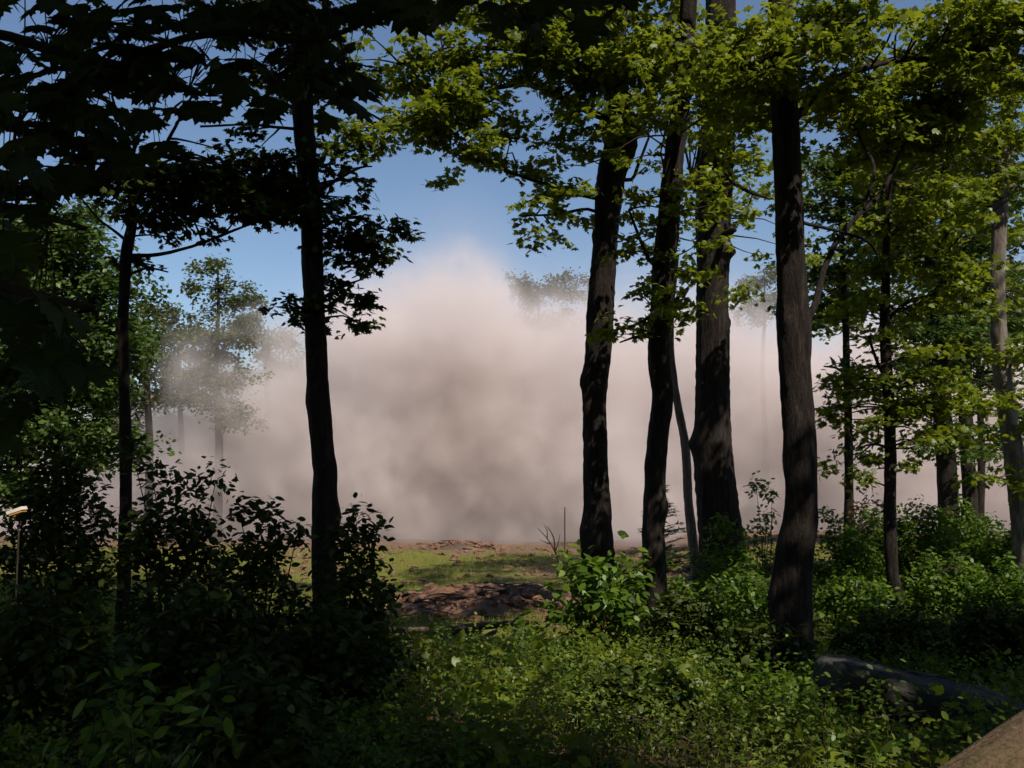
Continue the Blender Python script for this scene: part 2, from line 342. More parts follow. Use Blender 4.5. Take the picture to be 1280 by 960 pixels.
def tree(label, Y, path, branches=(), clumps=(), top=None, high=None, bark=BARK, leaf=LEAF, lsize=.115, outline=MAPLE_S, pr=.42, per=44,
         name='tree', group=None, knots=(), segs=22, rough=.06, twig_frac=.7, seed=1, flare=.2, dens=1.0, cull=False, base=None):
    """path: (px, py, width px) from the lowest visible point upward"""
    rg = np.random.default_rng(seed)
    P = [at(x, y, Y) for x, y, w in path]; R = [w * .5 * px_m(Y) for x, y, w in path]
    g = P[0].copy(); g[2] = ground(g[0], g[1]) - .15
    if P[0][2] - g[2] > .25: P = [g] + P; R = [R[0] * 1.12] + R
    else: P[0][2] = min(P[0][2], g[2])
    if top is not None:
        h, dx, dy = top; e = P[-1]
        P.append(e + np.array([dx * .5, dy * .5, (h - e[2]) * .5])); R.append(R[-1] * .75)
        P.append(np.array([e[0] + dx, e[1] + dy, h])); R.append(R[-1] * .45)
    base = np.array([P[0][0], P[0][1], P[0][2] + .15])
    root = thing(name, base, label, 'tree', group)
    mb = MB(); C, r = tube(mb, P, R, segs, .07 if Y < 22 else .2, rough, knots, flare, seed=seed)
    t = mb.build('trunk', bark, root, True, origin=base)
    limbs = [C[::4]]
    def place(o): pass
    for b in branches:
        dY = b[0]; pts = [at(x, y, Y + dY * k / max(1, len(b) - 2)) for k, (x, y, w) in enumerate(b[1:])]
        # start on the trunk itself
        rr = [w * .5 * px_m(Y) for x, y, w in b[1:]]
        pts[0] = C[np.linalg.norm(C - pts[0], axis=1).argmin()] if np.linalg.norm(C - pts[0], axis=1).min() < .8 else pts[0]
        m2 = MB(); c2, _ = tube(m2, pts, rr, 8, .12, .05, seed=seed + 3, jitter=.35)
        m2.build('branch', bark, root, True, origin=base); limbs.append(c2)
    cr = MB(); cents = []
    for c in clumps:
        px, py, rx, ry = c[:4]; dy = c[4] if len(c) > 4 else 0; dn = c[5] if len(c) > 5 else 1.0
        cents.append(fill_ellipse(px, py, rx, ry, Y + dy, pr, dens * dn, rg))
    cents = np.concatenate(cents) if cents else np.zeros((0, 3))
    if high is not None:      # crown above the picture: (centre z, radius, half height, number)
        cz, rad, hh, n = high[:4]; n = int(n * 2.2); ctr = np.array([P[-1][0], P[-1][1], cz])
        q = rg.normal(0, 1, (n, 3)); q = norm(q) * (rg.uniform(0, 1, (n, 1)) ** .45); hc = ctr + q * np.array([rad, rad, hh])
        # keep the part inside the picture as it is drawn by the clumps
        zf = CAM[2] + (HORIZON + 25) / F * hc[:, 1]
        hc = hc[hc[:, 2] > zf]
        if cull: hc = hc[~blocked_mask(hc)]
        if cull:      # leaf clumps added along the sun's path to shade the trunk
            tz = C[(C[:, 2] < CAM[2] + (HORIZON - 60) / F * Y) & (C[:, 2] > CAM[2] - .8)][::3]
            tz = np.repeat(tz, 3, 0) + rg.normal(0, .14 + .6 * R[0], (len(tz) * 3, 3)); h = rg.uniform(8.5, 14, len(tz))
            bp = tz + SUN * ((h - tz[:, 2]) / SUN[2])[:, None]; bad = np.zeros(len(bp), bool)
            for c, r0 in PATCH:
                d = bp - c; sd = d @ SUN; bad |= np.linalg.norm(d - sd[:, None] * SUN, axis=1) < r0 + .3
            bp = bp[~bad & (rg.random(len(bp)) < .97) & (bp[:, 2] > CAM[2] + (HORIZON + 25) / F * bp[:, 1])]
            pads(cr, bp, .42, 34, .2, DIAMOND, rg)
        k = rg.permutation(len(hc))[:7]
        for q2 in hc[k]:
            s = C[min(len(C) - 2, int(len(C) * rg.uniform(.72, .95)))]
            m2 = MB(); c2, _ = tube(m2, [s, (s + q2) / 2 + np.array([0, 0, .35]), q2], [.055, .035, .012], 6, .3, seed=seed, jitter=.4)
            m2.build('branch', bark, root, True, origin=base); limbs.append(c2)
        pads(cr, hc, .75, 60, .2, DIAMOND, rg)
        hs = hc[::4]; 
        if len(hs): twigs_to(cr, hs, np.concatenate(limbs), rg, r=.02, frac=.6)
    if len(cents):
        pads(cr, cents, pr, per, lsize, outline, rg, thick=.22 if Y < 30 else .7); twigs_to(cr, cents, np.concatenate(limbs), rg, frac=twig_frac)
    cr.build('crown', [leaf, TWIG], root, False, origin=base)
    return root

# ------------------------------------------------------------------ the setting
def build_ground():
    ys = np.concatenate([np.linspace(-60, 0, 25)[:-1], np.linspace(0, 60, 241)[:-1], np.geomspace(60, 5000, 60)])
    us = np.concatenate([-np.geomspace(60, 4000, 24)[::-1], np.linspace(-58, 58, 233), np.geomspace(60, 4000, 24)])
    X, Yg = np.meshgrid(us, ys); Z = ground(X, Yg)
    near = (np.abs(X) < 60) & (Yg > -20) & (Yg < 70)
    Z = Z + near * rng.normal(0, .012, Z.shape)
    n, m = X.shape; i = np.arange(n - 1)[:, None] * m; j = np.arange(m - 1)[None, :]
    Fq = np.stack([i + j, i + j + 1, i + m + j + 1, i + m + j], -1).reshape(-1, 4)
    mb = MB(); mb.add(np.stack([X, Yg, Z], -1).reshape(-1, 3), Fq)
    tag(mb.build('ground', ground_material(), None, True), kind='structure')
build_ground()

# ------------------------------------------------------------------ dust cloud
DX0, DX1, DY0, DY1, DZ0, DZ1 = -70.0, 80.0, 45.5, 90.0, -9.0, 24.0
def dust():
    m, nt = new_mat('dust'); L = nt.links.new
    tc = nd(nt, 'ShaderNodeTexCoord'); P = tc.outputs['Object']
    sep = nd(nt, 'ShaderNodeSeparateXYZ'); L(P, sep.inputs[0])
    def M(op, a, b=None, c=None):
        n = nd(nt, 'ShaderNodeMath', operation=op)
        for k, v in enumerate((a, b, c)):
            if v is None: continue
            if isinstance(v, (int, float)): n.inputs[k].default_value = v
            else: L(v, n.inputs[k])
        return n.outputs[0]
    def MR(v, a, b, c=0, d=1, t='SMOOTHSTEP'):
        n = nd(nt, 'ShaderNodeMapRange', interpolation_type=t); L(v, n.inputs[0])
        for k, q in zip((1, 2, 3, 4), (a, b, c, d)): n.inputs[k].default_value = q
        return n.outputs[0]
    # height of the cloud's top along x (from the photograph, at about 58 m)
    prof = [(-60, 590), (60, 570), (150, 545), (220, 512), (300, 488), (360, 462), (415, 415), (445, 372), (485, 350), (540, 342), (600, 352), (655, 388), (740, 395),
            (830, 410), (930, 405), (1000, 425), (1080, 430), (1180, 430), (1300, 430), (1500, 480)]
    fc = nd(nt, 'ShaderNodeFloatCurve'); cv = fc.mapping.curves[0]
    xs = [(px - 640) / F * 58 for px, _ in prof]; zs = [1.7 + (HORIZON - py) / F * 58 for _, py in prof]
    pts = [(0, .35)] + [((x - DX0) / (DX1 - DX0), z / 24) for x, z in zip(xs, zs)] + [(1, .3)]
    while len(cv.points) < len(pts): cv.points.new(.5, .5)
    for p, (a, b) in zip(cv.points, sorted(pts)): p.location = (a, b); p.handle_type = 'AUTO'
    fc.mapping.update()
    wide = noise(nt, P, .045, 2, .5); n1 = noise(nt, P, .12, 4, .6, .35); n2 = noise(nt, P, .5, 4, .65, .3)
    xx = M('MULTIPLY_ADD', M('SUBTRACT', wide.outputs[0], .5), 5, sep.outputs[0])
    L(MR(xx, DX0, DX1, 0, 1, 'LINEAR'), fc.inputs['Value'])
    top = M('MULTIPLY', fc.outputs[0], 24)
    bump = M('MULTIPLY_ADD', M('SUBTRACT', n1.outputs[0], .5), 8.0, M('MULTIPLY', M('SUBTRACT', n2.outputs[0], .5), 2.6))
    hgt = M('SUBTRACT', M('ADD', top, bump), sep.outputs[2])
    core = MR(hgt, -1.8, 3.4)
    fr = MR(M('ADD', M('MULTIPLY_ADD', M('SUBTRACT', n1.outputs[0], .5), 24, sep.outputs[1]), M('MULTIPLY', M('SUBTRACT', n2.outputs[0], .5), 3)), 47.5, 56)
    bk = MR(sep.outputs[1], 88, 78)
    den = M('MULTIPLY', M('MULTIPLY', core, fr), bk)
    den = M('MULTIPLY', den, M('MULTIPLY_ADD', MR(n2.outputs[0], .3, .75), .5, .13))
    # thin veil drifting above and beside the dense part
    veil = M('MULTIPLY', MR(hgt, -9, 1), M('MULTIPLY', MR(sep.outputs[1], 46, 58), bk))
    veil = M('MULTIPLY', veil, MR(sep.outputs[0], -48, -8, .15, 1))
    den = M('MULTIPLY_ADD', M('POWER', veil, 1.6), .022, den)
    edge = M('MULTIPLY', MR(sep.outputs[2], 23.5, 17), M('MULTIPLY', MR(sep.outputs[0], DX0, DX0 + 12), MR(sep.outputs[0], DX1, DX1 - 12)))
    den = M('MULTIPLY', den, edge)
    v = nd(nt, 'ShaderNodeVolumePrincipled')
    vm = nd(nt, 'ShaderNodeVectorMath', operation='DISTANCE'); sc = nd(nt, 'ShaderNodeVectorMath', operation='MULTIPLY'); L(P, sc.inputs[0]); sc.inputs[1].default_value = (1, .45, 1)
    L(sc.outputs[0], vm.inputs[0]); vm.inputs[1].default_value = (-2.2, 53 * .45, 4.6)
    pl = MR(M('MULTIPLY_ADD', M('SUBTRACT', n1.outputs[0], .5), 9, vm.outputs['Value']), 6.5, 1.0)
    pm = M('MAXIMUM', pl, M('MULTIPLY', MR(wide.outputs[0], .5, .68), .5))
    cm = nd(nt, 'ShaderNodeMix', data_type='RGBA'); L(M('MULTIPLY', pm, .6), cm.inputs[0]); cm.inputs[6].default_value = (.92, .84, .815, 1); cm.inputs[7].default_value = (.75, .65, .59, 1)
    L(cm.outputs[2], v.inputs['Color']); m.cycles.volume_step_rate = .26; v.inputs['Anisotropy'].default_value = 0.0
    L(den, v.inputs['Density'])
    o = nd(nt, 'ShaderNodeOutputMaterial'); L(v.outputs[0], o.inputs['Volume'])
    mb = MB()
    x0, x1, y0, y1, z0, z1 = DX0, DX1, DY0, DY1, DZ0, DZ1
    V = [(x0, y0, z0), (x1, y0, z0), (x1, y1, z0), (x0, y1, z0), (x0, y0, z1), (x1, y0, z1), (x1, y1, z1), (x0, y1, z1)]
    mb.add(V, np.array([(0, 3, 2, 1), (4, 5, 6, 7), (0, 1, 5, 4), (1, 2, 6, 5), (2, 3, 7, 6), (3, 0, 4, 7)]))
    return tag(mb.build('dust_cloud', m), 'big billowing cloud of pinkish grey dust hanging over the clearing', 'dust cloud', kind='stuff')
dust()

# ------------------------------------------------------------------ trees seen in the picture
GT = 'tall maples at the edge of the clearing'
tree('slim dark sapling forking high up, furthest left of the bare trunks', 12,
     [(157, 640, 15), (156, 520, 14), (154, 400, 13), (158, 320, 14), (166, 270, 12), (163, 230, 9), (164, 190, 7)],
     [(-.5, (164, 200, 6), (158, 175, 5), (150, 150, 4), (140, 120, 3)), (.5, (164, 195, 6), (174, 170, 5), (186, 148, 4), (200, 110, 3)),
      (-.6, (166, 250, 6), (190, 218, 5), (205, 185, 5), (217, 160, 4), (240, 120, 3)),
      (-.5, (158, 322, 6), (200, 318, 5), (240, 308, 4), (280, 292, 4), (330, 275, 2)),
      (.4, (160, 300, 5), (145, 290, 4), (120, 270, 3), (95, 240, 2)), (.3, (164, 190, 4), (140, 160, 4), (112, 147, 3), (90, 135, 2)),
      (-.3, (158, 345, 4), (185, 335, 3), (210, 340, 2))],
     [(215, 240, 70, 22), (250, 225, 40, 25), (205, 265, 60, 16), (290, 262, 55, 20), (330, 240, 40, 22), (150, 200, 20, 12, 0, .6), (240, 285, 60, 12), (170, 235, 40, 16),
      (95, 215, 50, 25), (110, 160, 30, 14, 0, .7), (260, 200, 22, 14), (355, 255, 40, 22, 0, 1.2), (340, 215, 28, 14), (190, 345, 22, 14, 0, .8), (135, 190, 12, 8, 0, .6),
      (300, 225, 30, 12)],
     name='maple_sapling', group='slim saplings among the maples', seed=21, leaf=LEAF_SHADE, pr=.3, per=34, lsize=.105, bark=BARK, knots=[(2.6, 0, .03, .08)], twig_frac=.5, dens=1.7)
tree('dark straight maple with leafy tufts on its trunk, standing alone left of the dust', 12,
     [(406, 760, 30), (404, 680, 29), (406, 600, 30), (402, 560, 29), (397, 480, 26), (394, 400, 26), (390, 300, 26), (385, 220, 26), (378, 140, 26), (376, 60, 26), (374, 0, 24)],
     [(-.5, (378, 165, 5), (350, 160, 4), (310, 156, 3), (250, 158, 3)), (-.4, (392, 290, 7), (415, 278, 5), (445, 272, 4), (490, 290, 2)),
      (.3, (392, 250, 6), (420, 225, 5), (450, 210, 3), (465, 208, 2)), (-.6, (392, 235, 6), (350, 225, 5), (310, 235, 4), (290, 240, 2)),
      (-.3, (395, 400, 5), (375, 385, 4), (360, 378, 2)), (.3, (395, 380, 5), (425, 360, 4), (450, 350, 2))],
     [(430, 285, 38, 16), (465, 285, 30, 10), (495, 300, 12, 6, 0, .6), (440, 340, 26, 14), (455, 375, 18, 12), (420, 320, 30, 22), (425, 400, 26, 12), (375, 383, 20, 10), (378, 405, 14, 8), (450, 310, 30, 10),
      (435, 210, 32, 10), (410, 235, 40, 14), (350, 235, 40, 18), (320, 215, 30, 10), (305, 165, 14, 9, 0, .8), (350, 265, 36, 12), (350, 110, 26, 16), (380, 95, 50, 40), 
      (360, 20, 90, 40), (400, 190, 26, 16)],
     top=(17, -.5, -.5), high=(14, 4.2, 5, 170), cull=True, seed=22, leaf=LEAF_SHADE, group=GT, dens=1.5, twig_frac=.5, pr=.3, per=36, lsize=.105, knots=[(1.9, 0.2, .06, .12), (3.3, 3, .03, .1)])
tree('leaning maple with forked dark trunk, first right of the thickest dust', 16,
     [(752, 805, 46), (750, 740, 44), (748, 690, 40), (747, 640, 34), (745, 580, 31), (744, 500, 30), (749, 420, 32), (754, 350, 32), (758, 280, 32), (764, 220, 36), (776, 180, 42), (772, 140, 34), (770, 90, 30), (772, 0, 28)],
     [(.5, (776, 190, 22), (798, 160, 22), (812, 125, 20), (828, 60, 16), (850, -20, 12)), (-1.2, (756, 250, 6), (722, 243, 6), (690, 232, 5), (655, 222, 4), (610, 205, 3), (560, 190, 2)),
      (-1.5, (765, 160, 12), (720, 130, 9), (650, 105, 7), (560, 130, 5), (480, 160, 3)), (-1.4, (768, 110, 12), (700, 70, 9), (600, 60, 6), (500, 80, 3)),
      (-.6, (756, 275, 5), (735, 262, 4), (690, 268, 3), (650, 270, 2)), (.6, (765, 220, 6), (790, 225, 5), (800, 200, 4), (812, 170, 3)),
      (-.5, (768, 125, 10), (730, 90, 8), (690, 60, 5)), (1, (770, 30, 10), (820, 20, 8), (900, 40, 5))],
     [(455, 165, 40, 16, -1.8), (500, 150, 45, 22, -1.8), (545, 140, 45, 26, -1.8), (560, 175, 36, 18, -1.8), (600, 120, 50, 24, -1.8), (640, 100, 60, 26, -1.5), (480, 185, 40, 7, -1.8, .8), (440, 178, 28, 8, -1.8),
      (520, 90, 50, 16, -1.5), (480, 70, 40, 12, -1.5, .8), (565, 65, 60, 24, -1.5), (460, 100, 30, 10, -1.5, .7), (640, 50, 70, 30, -1.5), (720, 70, 60, 30, -1.3), (790, 60, 70, 35, -1.3), (760, 110, 55, 22, -1.3), (715, 140, 36, 16, -1.2, .8),
      (700, 110, 50, 30, -1), (660, 160, 50, 18, -1, .8), (640, 205, 50, 9, -.8, .8), (590, 205, 40, 10, -.8, .8), (690, 205, 50, 16, -.6, .7), (720, 225, 36, 12, -.5, .7), (670, 185, 50, 8, 0, .5),
      (680, 265, 46, 7, -.6, .9), (725, 270, 26, 14, -.4, .9), (670, 292, 14, 6, -.5, .5), (700, 250, 30, 6, -.5, .6), (840, 50, 60, 40, -1), (600, 20, 80, 20, -1), (740, 15, 100, 22, -1), (780, 150, 30, 12, -1.5)],
     top=(19, .5, .5), high=(16.5, 4.5, 4, 120), cull=True, seed=23, group=GT, pr=.36, per=46, dens=1.4, knots=[(2.0, 2.6, .06, .15), (4.4, 3.0, .05, .1), (6.8, 3.1, .04, .07)], rough=.075)
tree('slender dark maple between the forked maple and the thickest trunk', 14,
     [(822, 830, 30), (820, 760, 28), (818, 690, 27), (818, 640, 25), (822, 560, 25), (828, 500, 25), (824, 440, 26), (828, 360, 26), (835, 280, 27), (843, 200, 24), (852, 120, 22), (858, 40, 20), (862, 0, 20)],
     [(-.5, (830, 340, 6), (812, 325, 5), (800, 300, 4), (786, 262, 3)), (.4, (840, 240, 6), (858, 225, 4), (880, 215, 3)), (-.4, (828, 380, 5), (805, 400, 4), (785, 410, 2)),
      (-.5, (826, 420, 5), (800, 420, 4), (775, 428, 2)), (.6, (828, 390, 5), (850, 370, 4), (870, 350, 3))],
     [(795, 305, 26, 12), (800, 265, 28, 14), (785, 245, 24, 8), (815, 240, 16, 10), (790, 400, 20, 8), (800, 418, 30, 8), (845, 400, 28, 12), (855, 375, 22, 12), (850, 350, 16, 14), (845, 330, 14, 8), (805, 365, 16, 14, 0, .7), (870, 235, 26, 14), (885, 260, 30, 12),
      (800, 200, 18, 20, 0, .6), (870, 150, 40, 14, -1.5), (850, 100, 60, 22, -1.5), (880, 300, 20, 10, 0, .6), (900, 60, 70, 26, -2), (820, 130, 30, 16, -1.5, .8)],
     top=(17, .5, -.3), high=(15.5, 3.6, 4.4, 90), cull=True, seed=24, group=GT, pr=.3, per=38, dens=1.2, lsize=.105, knots=[(2.35, .1, .05, .1), (2.9, 3.2, .03, .1)], rough=.07)
tree('thin pale stem leaning against the slender maple, no leaves low down', 20,
     [(869, 708, 12), (864, 660, 12), (860, 620, 11), (857, 560, 11), (850, 520, 10), (843, 480, 9), (838, 430, 9), (840, 380, 7), (846, 320, 6)],
     [(.3, (842, 400, 4), (855, 370, 3), (870, 345, 2))], [(860, 345, 26, 16), (850, 310, 24, 14), (835, 340, 20, 12), (870, 380, 22, 12)],
     name='maple_sapling', group='slim saplings among the maples', bark=BARK_PALE, seed=25, pr=.4, segs=10)
tree('thickest of the trunks, burred and straight, mottled with sunlight near its top', 19,
     [(905, 720, 62), (903, 680, 56), (897, 620, 50), (892, 560, 46), (891, 480, 40), (892, 400, 40), (891, 320, 41), (893, 240, 46), (897, 180, 42), (900, 120, 42), (901, 40, 40), (902, 0, 38)],
     [(-1, (892, 300, 8), (912, 290, 9), (918, 288, 6)), (-1.2, (893, 235, 8), (872, 238, 7), (862, 232, 5)), (-1, (898, 150, 12), (940, 135, 8), (1000, 110, 5)), (1, (896, 210, 7), (935, 240, 5), (975, 250, 3)), (.8, (892, 380, 5), (912, 374, 3), (920, 376, 2))],
     [(890, 215, 26, 14, -1.2), (875, 250, 22, 12, -1.2, .8), (925, 225, 30, 12, 1), (945, 245, 28, 10, 1), (950, 285, 22, 8, 1, .7), (955, 310, 24, 10, 1, .8), (945, 200, 26, 22, -.5), (935, 160, 36, 22, -1), (895, 165, 40, 16, -3), (910, 375, 10, 5, -1), (890, 185, 30, 10, -3),
      (930, 100, 70, 36, -2.5), (890, 60, 60, 30, -2.5), (850, 160, 40, 12, -3), (900, 130, 60, 20, -3), (830, 20, 60, 26, -3)],
     top=(22, .3, 1), high=(19, 5, 4.5, 90), cull=True, seed=26, group=GT, pr=.45, per=44, dens=1.3, lsize=.12, knots=[(3.6, 3.1, .12, .14), (3.55, 5.0, .08, .12), (5.9, .1, .07, .1), (7.3, .0, .14, .09)], rough=.06, segs=30)
tree('nearest big trunk, swollen at its foot, with one long branch rising to its side', 11,
     [(991, 800, 47), (991, 740, 45), (994, 690, 45), (1000, 650, 41), (1002, 600, 38), (998, 540, 39), (993, 470, 38), (991, 400, 40), (988, 330, 36), (986, 250, 34), (983, 180, 34), (980, 120, 34), (978, 50, 32), (976, 0, 30)],
     [(1.2, (1000, 430, 12), (1016, 385, 9), (1030, 340, 8), (1054, 290, 7), (1104, 238, 6), (1125, 190, 4), (1150, 150, 3)), (1.0, (1080, 262, 5), (1092, 210, 5), (1078, 180, 4), (1060, 140, 3)),
      (1, (985, 160, 12), (1030, 110, 10), (1100, 80, 7), (1180, 70, 4)), (-.6, (983, 130, 10), (950, 95, 7), (890, 75, 4)), (.8, (1060, 275, 5), (1080, 300, 4), (1100, 330, 2))],
     [(980, 80, 60, 26, -.6), (1040, 60, 60, 24, -.6), (925, 70, 50, 22, -.6), (900, 100, 30, 10, -.6), (1065, 80, 40, 12, -.6), (960, 30, 90, 26, -.4), (1080, 20, 80, 26, 0), (1020, 115, 60, 14, 0), (950, 125, 30, 14, .3, .8),
      (1060, 130, 60, 22, 1), (1110, 160, 60, 30, 1.3), (1160, 130, 60, 32, 1.3), (1210, 90, 60, 36, 1), (1180, 30, 80, 30, 1), (1260, 50, 40, 50, 1), (1140, 190, 60, 16, 1.6), (1060, 150, 40, 14, 1), (945, 150, 14, 12, .5, .8), (1200, 150, 60, 26, 2), (1250, 130, 40, 30, 2),
      (1120, 110, 60, 24, 1.5), (1080, 180, 40, 14, 1)],
     top=(18, .8, .5), high=(14.5, 4.6, 5, 150), cull=True, seed=27, group=GT, pr=.32, per=44, lsize=.10, dens=1.6, knots=[(2.6, 3.0, .03, .12), (4.0, .3, .02, .15), (1.1, 3.1, .05, .2)], segs=30, rough=.05)
tree('thin stem with leafy sprays down its length, just right of the nearest big trunk', 20,
     [(1062, 650, 12), (1061, 600, 11), (1060, 520, 10), (1058, 440, 9), (1056, 380, 8), (1052, 300, 7), (1050, 220, 5)],
     [(-.4, (1060, 470, 4), (1045, 460, 3), (1030, 458, 2)), (-.4, (1058, 400, 4), (1040, 395, 3), (1015, 400, 2)), (.4, (1060, 500, 4), (1080, 480, 3), (1100, 475, 2))],
     [(1048, 462, 22, 8), (1070, 490, 28, 16), (1040, 375, 34, 14), (1030, 400, 24, 8), (1075, 380, 34, 16), (1055, 340, 40, 18), (1045, 300, 36, 18), (1075, 260, 40, 22), (1040, 240, 36, 20), (1060, 200, 50, 22), (1045, 510, 14, 8, 0, .6), (1075, 540, 20, 12, 0, .8), (1072, 575, 10, 16, 0, .6), (1030, 330, 24, 10), (1020, 260, 24, 14), (1030, 200, 30, 16)],
     name='maple_sapling', group='slim saplings among the maples', seed=28, leaf=LEAF_MID, dens=1.3, pr=.38, per=40, segs=10)
tree('young maple whose pale foot catches the sun, leafy from the waist up', 15,
     [(1120, 750, 17), (1115, 710, 15), (1112, 640, 15), (1113, 560, 14), (1110, 480, 13), (1106, 420, 13), (1107, 360, 11), (1108, 300, 9), (1112, 230, 7), (1115, 180, 6)],
     [(-.5, (1108, 480, 5), (1095, 450, 4), (1086, 420, 3)), (.6, (1110, 500, 6), (1150, 470, 5), (1200, 470, 4), (1240, 480, 2)), (-.4, (1112, 560, 4), (1090, 555, 3), (1075, 560, 2)), (.6, (1107, 400, 6), (1140, 375, 5), (1190, 370, 3)), (.8, (1108, 340, 5), (1150, 320, 4), (1200, 310, 3))],
     [(1090, 480, 22, 30), (1085, 530, 22, 26, 0, .9), (1095, 570, 24, 16, 0, .9), (1145, 470, 40, 16), (1170, 500, 40, 20, 0, 1.2), (1205, 490, 40, 18), (1230, 500, 30, 12), (1130, 510, 30, 14), (1150, 545, 40, 10), (1085, 420, 20, 12, 0, .7), (1140, 440, 36, 12),
      (1120, 385, 50, 14), (1170, 380, 40, 16), (1210, 370, 36, 14), (1100, 330, 30, 20), (1160, 330, 50, 20), (1130, 280, 50, 24), (1190, 280, 50, 24), (1110, 230, 40, 20), (1160, 220, 50, 20), (1210, 230, 40, 18), (1070, 605, 10, 14, 0, .5)],
     name='maple_sapling', group='slim saplings among the maples', seed=29, pr=.36, per=42, lsize=.11, segs=12, dens=1.5)
tree('dark trunk standing close beside a twin at the far edge of the wood', 24,
     [(1186, 640, 25), (1183, 580, 24), (1178, 520, 22), (1176, 440, 22), (1180, 350, 20), (1184, 280, 18), (1186, 200, 16), (1188, 100, 14), (1190, 0, 12)],
     [(-.8, (1180, 340, 8), (1140, 320, 6), (1090, 330, 3)), (.8, (1184, 280, 8), (1220, 260, 6), (1260, 270, 3))],
     [(1180, 430, 50, 30), (1190, 400, 60, 24), (1200, 540, 46, 14), (1180, 560, 30, 14), (1215, 560, 40, 12), (1230, 440, 40, 24), (1150, 410, 50, 20), (1170, 340, 60, 30), (1220, 320, 50, 30), (1120, 300, 50, 26), (1180, 260, 60, 30), (1240, 240, 40, 30), (1120, 220, 50, 30), (1200, 180, 60, 30), (1150, 160, 60, 30)],
     top=(20, 0, 1), high=(17, 4.4, 4, 60), seed=30, leaf=LEAF_MID, group=GT, dens=1.3, pr=.5, per=48, lsize=.13, segs=16)
tree('twin of the dark far trunk, the slimmer one, nearer the pale trunk', 26,
     [(1214, 650, 18), (1211, 600, 18), (1208, 540, 17), (1206, 450, 16), (1210, 360, 15), (1216, 250, 13), (1218, 180, 11), (1219, 100, 9)],
     [(.6, (1210, 480, 7), (1235, 465, 5), (1270, 470, 3))],
     [(1240, 520, 40, 20), (1265, 480, 26, 30), (1250, 400, 40, 30), (1270, 340, 30, 30), (1200, 460, 40, 30), (1240, 560, 40, 14), (1230, 360, 50, 30), (1160, 445, 40, 20), (1265, 550, 26, 12, 0, .7)],
     top=(16, 0, .5), seed=31, leaf=LEAF_MID, group=GT, dens=1.3, pr=.5, per=44, lsize=.13, segs=14)
tree('pale grey trunk lit by the sun, last one by the picture edge', 17,
     [(1280, 690, 26), (1274, 630, 25), (1265, 560, 24), (1256, 500, 22), (1251, 440, 20), (1247, 380, 18), (1247, 320, 18), (1250, 260, 18), (1252, 215, 17), (1258, 150, 15), (1262, 60, 14), (1266, 0, 13)],
     [(-.3, (1250, 250, 8), (1265, 238, 7), (1278, 222, 6), (1300, 180, 5)), (-.4, (1252, 470, 5), (1270, 450, 4), (1290, 440, 3)), (.5, (1250, 200, 8), (1225, 170, 5), (1190, 140, 3))],
     [(1270, 440, 22, 40), (1272, 520, 18, 24), (1270, 370, 20, 26, .5), (1225, 210, 40, 16), (1230, 170, 50, 20), (1270, 170, 30, 20), (1215, 250, 24, 14, 0, .8), (1275, 280, 20, 14, 0, .8), (1250, 100, 50, 26), (1220, 60, 60, 30), (1270, 20, 40, 26), (1225, 600, 20, 6, 0, .6), (1262, 590, 10, 12, 0, .6)],
     top=(18, .5, .5), high=(15.5, 4, 3.8, 90), cull=True, seed=32, group=GT, bark=BARK_PALE, dens=1.4, pr=.38, per=42, segs=18, knots=[(4.6, 3, .03, .08)])
# ---- trees beyond, at the far side of the clearing
GF = 'trees beyond the clearing'
def far_tree(label, Y, px, base_w, py_top, clumps, seed, pr=.55, per=46, ls=.21, dens=1.0, leaf=LEAF_FAR, **kw):
    tree(label, Y, [(px, 650, base_w * .6), (px + 2, 560, base_w * .5), (px - 2, 460, base_w * .35), (px + 1, (460 + py_top) / 2, base_w * .22), (px, py_top + 12, base_w * .06)],
         [], clumps, group=GF, seed=seed, pr=pr, per=per, lsize=ls, outline=DIAMOND, leaf=leaf, segs=8, rough=.03, twig_frac=.12, dens=dens * 1.1, **kw)
far_tree('broad green tree lit by the sun behind the slim sapling, furthest left', 33, 70, 22, 250,
         [(40, 300, 50, 30), (100, 300, 40, 30), (70, 345, 60, 26), (130, 350, 34, 24), (30, 360, 40, 40), (110, 400, 50, 30), (60, 420, 60, 30), (150, 420, 30, 40), (40, 480, 50, 30), (110, 480, 50, 30), (80, 270, 40, 16), (60, 540, 60, 30), (120, 560, 40, 30), (20, 600, 40, 40), (20, 330, 40, 40), (20, 440, 40, 40), (90, 450, 60, 40), (20, 530, 40, 40)], 41, leaf=LEAF_MID, dens=1.9)
far_tree('dusty dark tree half veiled beside the sapling trunk', 50, 185, 20, 370,
         [(180, 400, 34, 20), (150, 430, 30, 30), (205, 420, 24, 14), (175, 450, 36, 20), (140, 480, 30, 30), (210, 470, 24, 18), (180, 500, 26, 14), (130, 530, 30, 30)], 42)
far_tree('tall pointed tree fading into the dust, left of the lone maple', 52, 272, 20, 315,
         [(268, 325, 8, 8), (262, 340, 16, 8), (284, 352, 18, 8), (256, 362, 16, 8), (274, 376, 26, 9), (304, 382, 12, 16), (250, 394, 20, 7), (284, 402, 34, 9), (262, 420, 34, 9), (300, 432, 24, 10), (262, 448, 38, 10), (280, 472, 40, 12), (255, 500, 40, 12), (290, 520, 30, 12)], 43, dens=1.2)
far_tree('lower round tree dissolving in dust between the pointed tree and the lone maple', 60, 335, 16, 395,
         [(320, 415, 26, 14), (345, 430, 26, 12), (335, 455, 40, 14), (310, 470, 30, 14), (360, 445, 14, 8)], 44)
far_tree('squat dusty tree in front of the pointed one', 56, 225, 16, 395, [(225, 420, 26, 14), (215, 445, 30, 14), (235, 470, 34, 16), (222, 500, 30, 14)], 45)
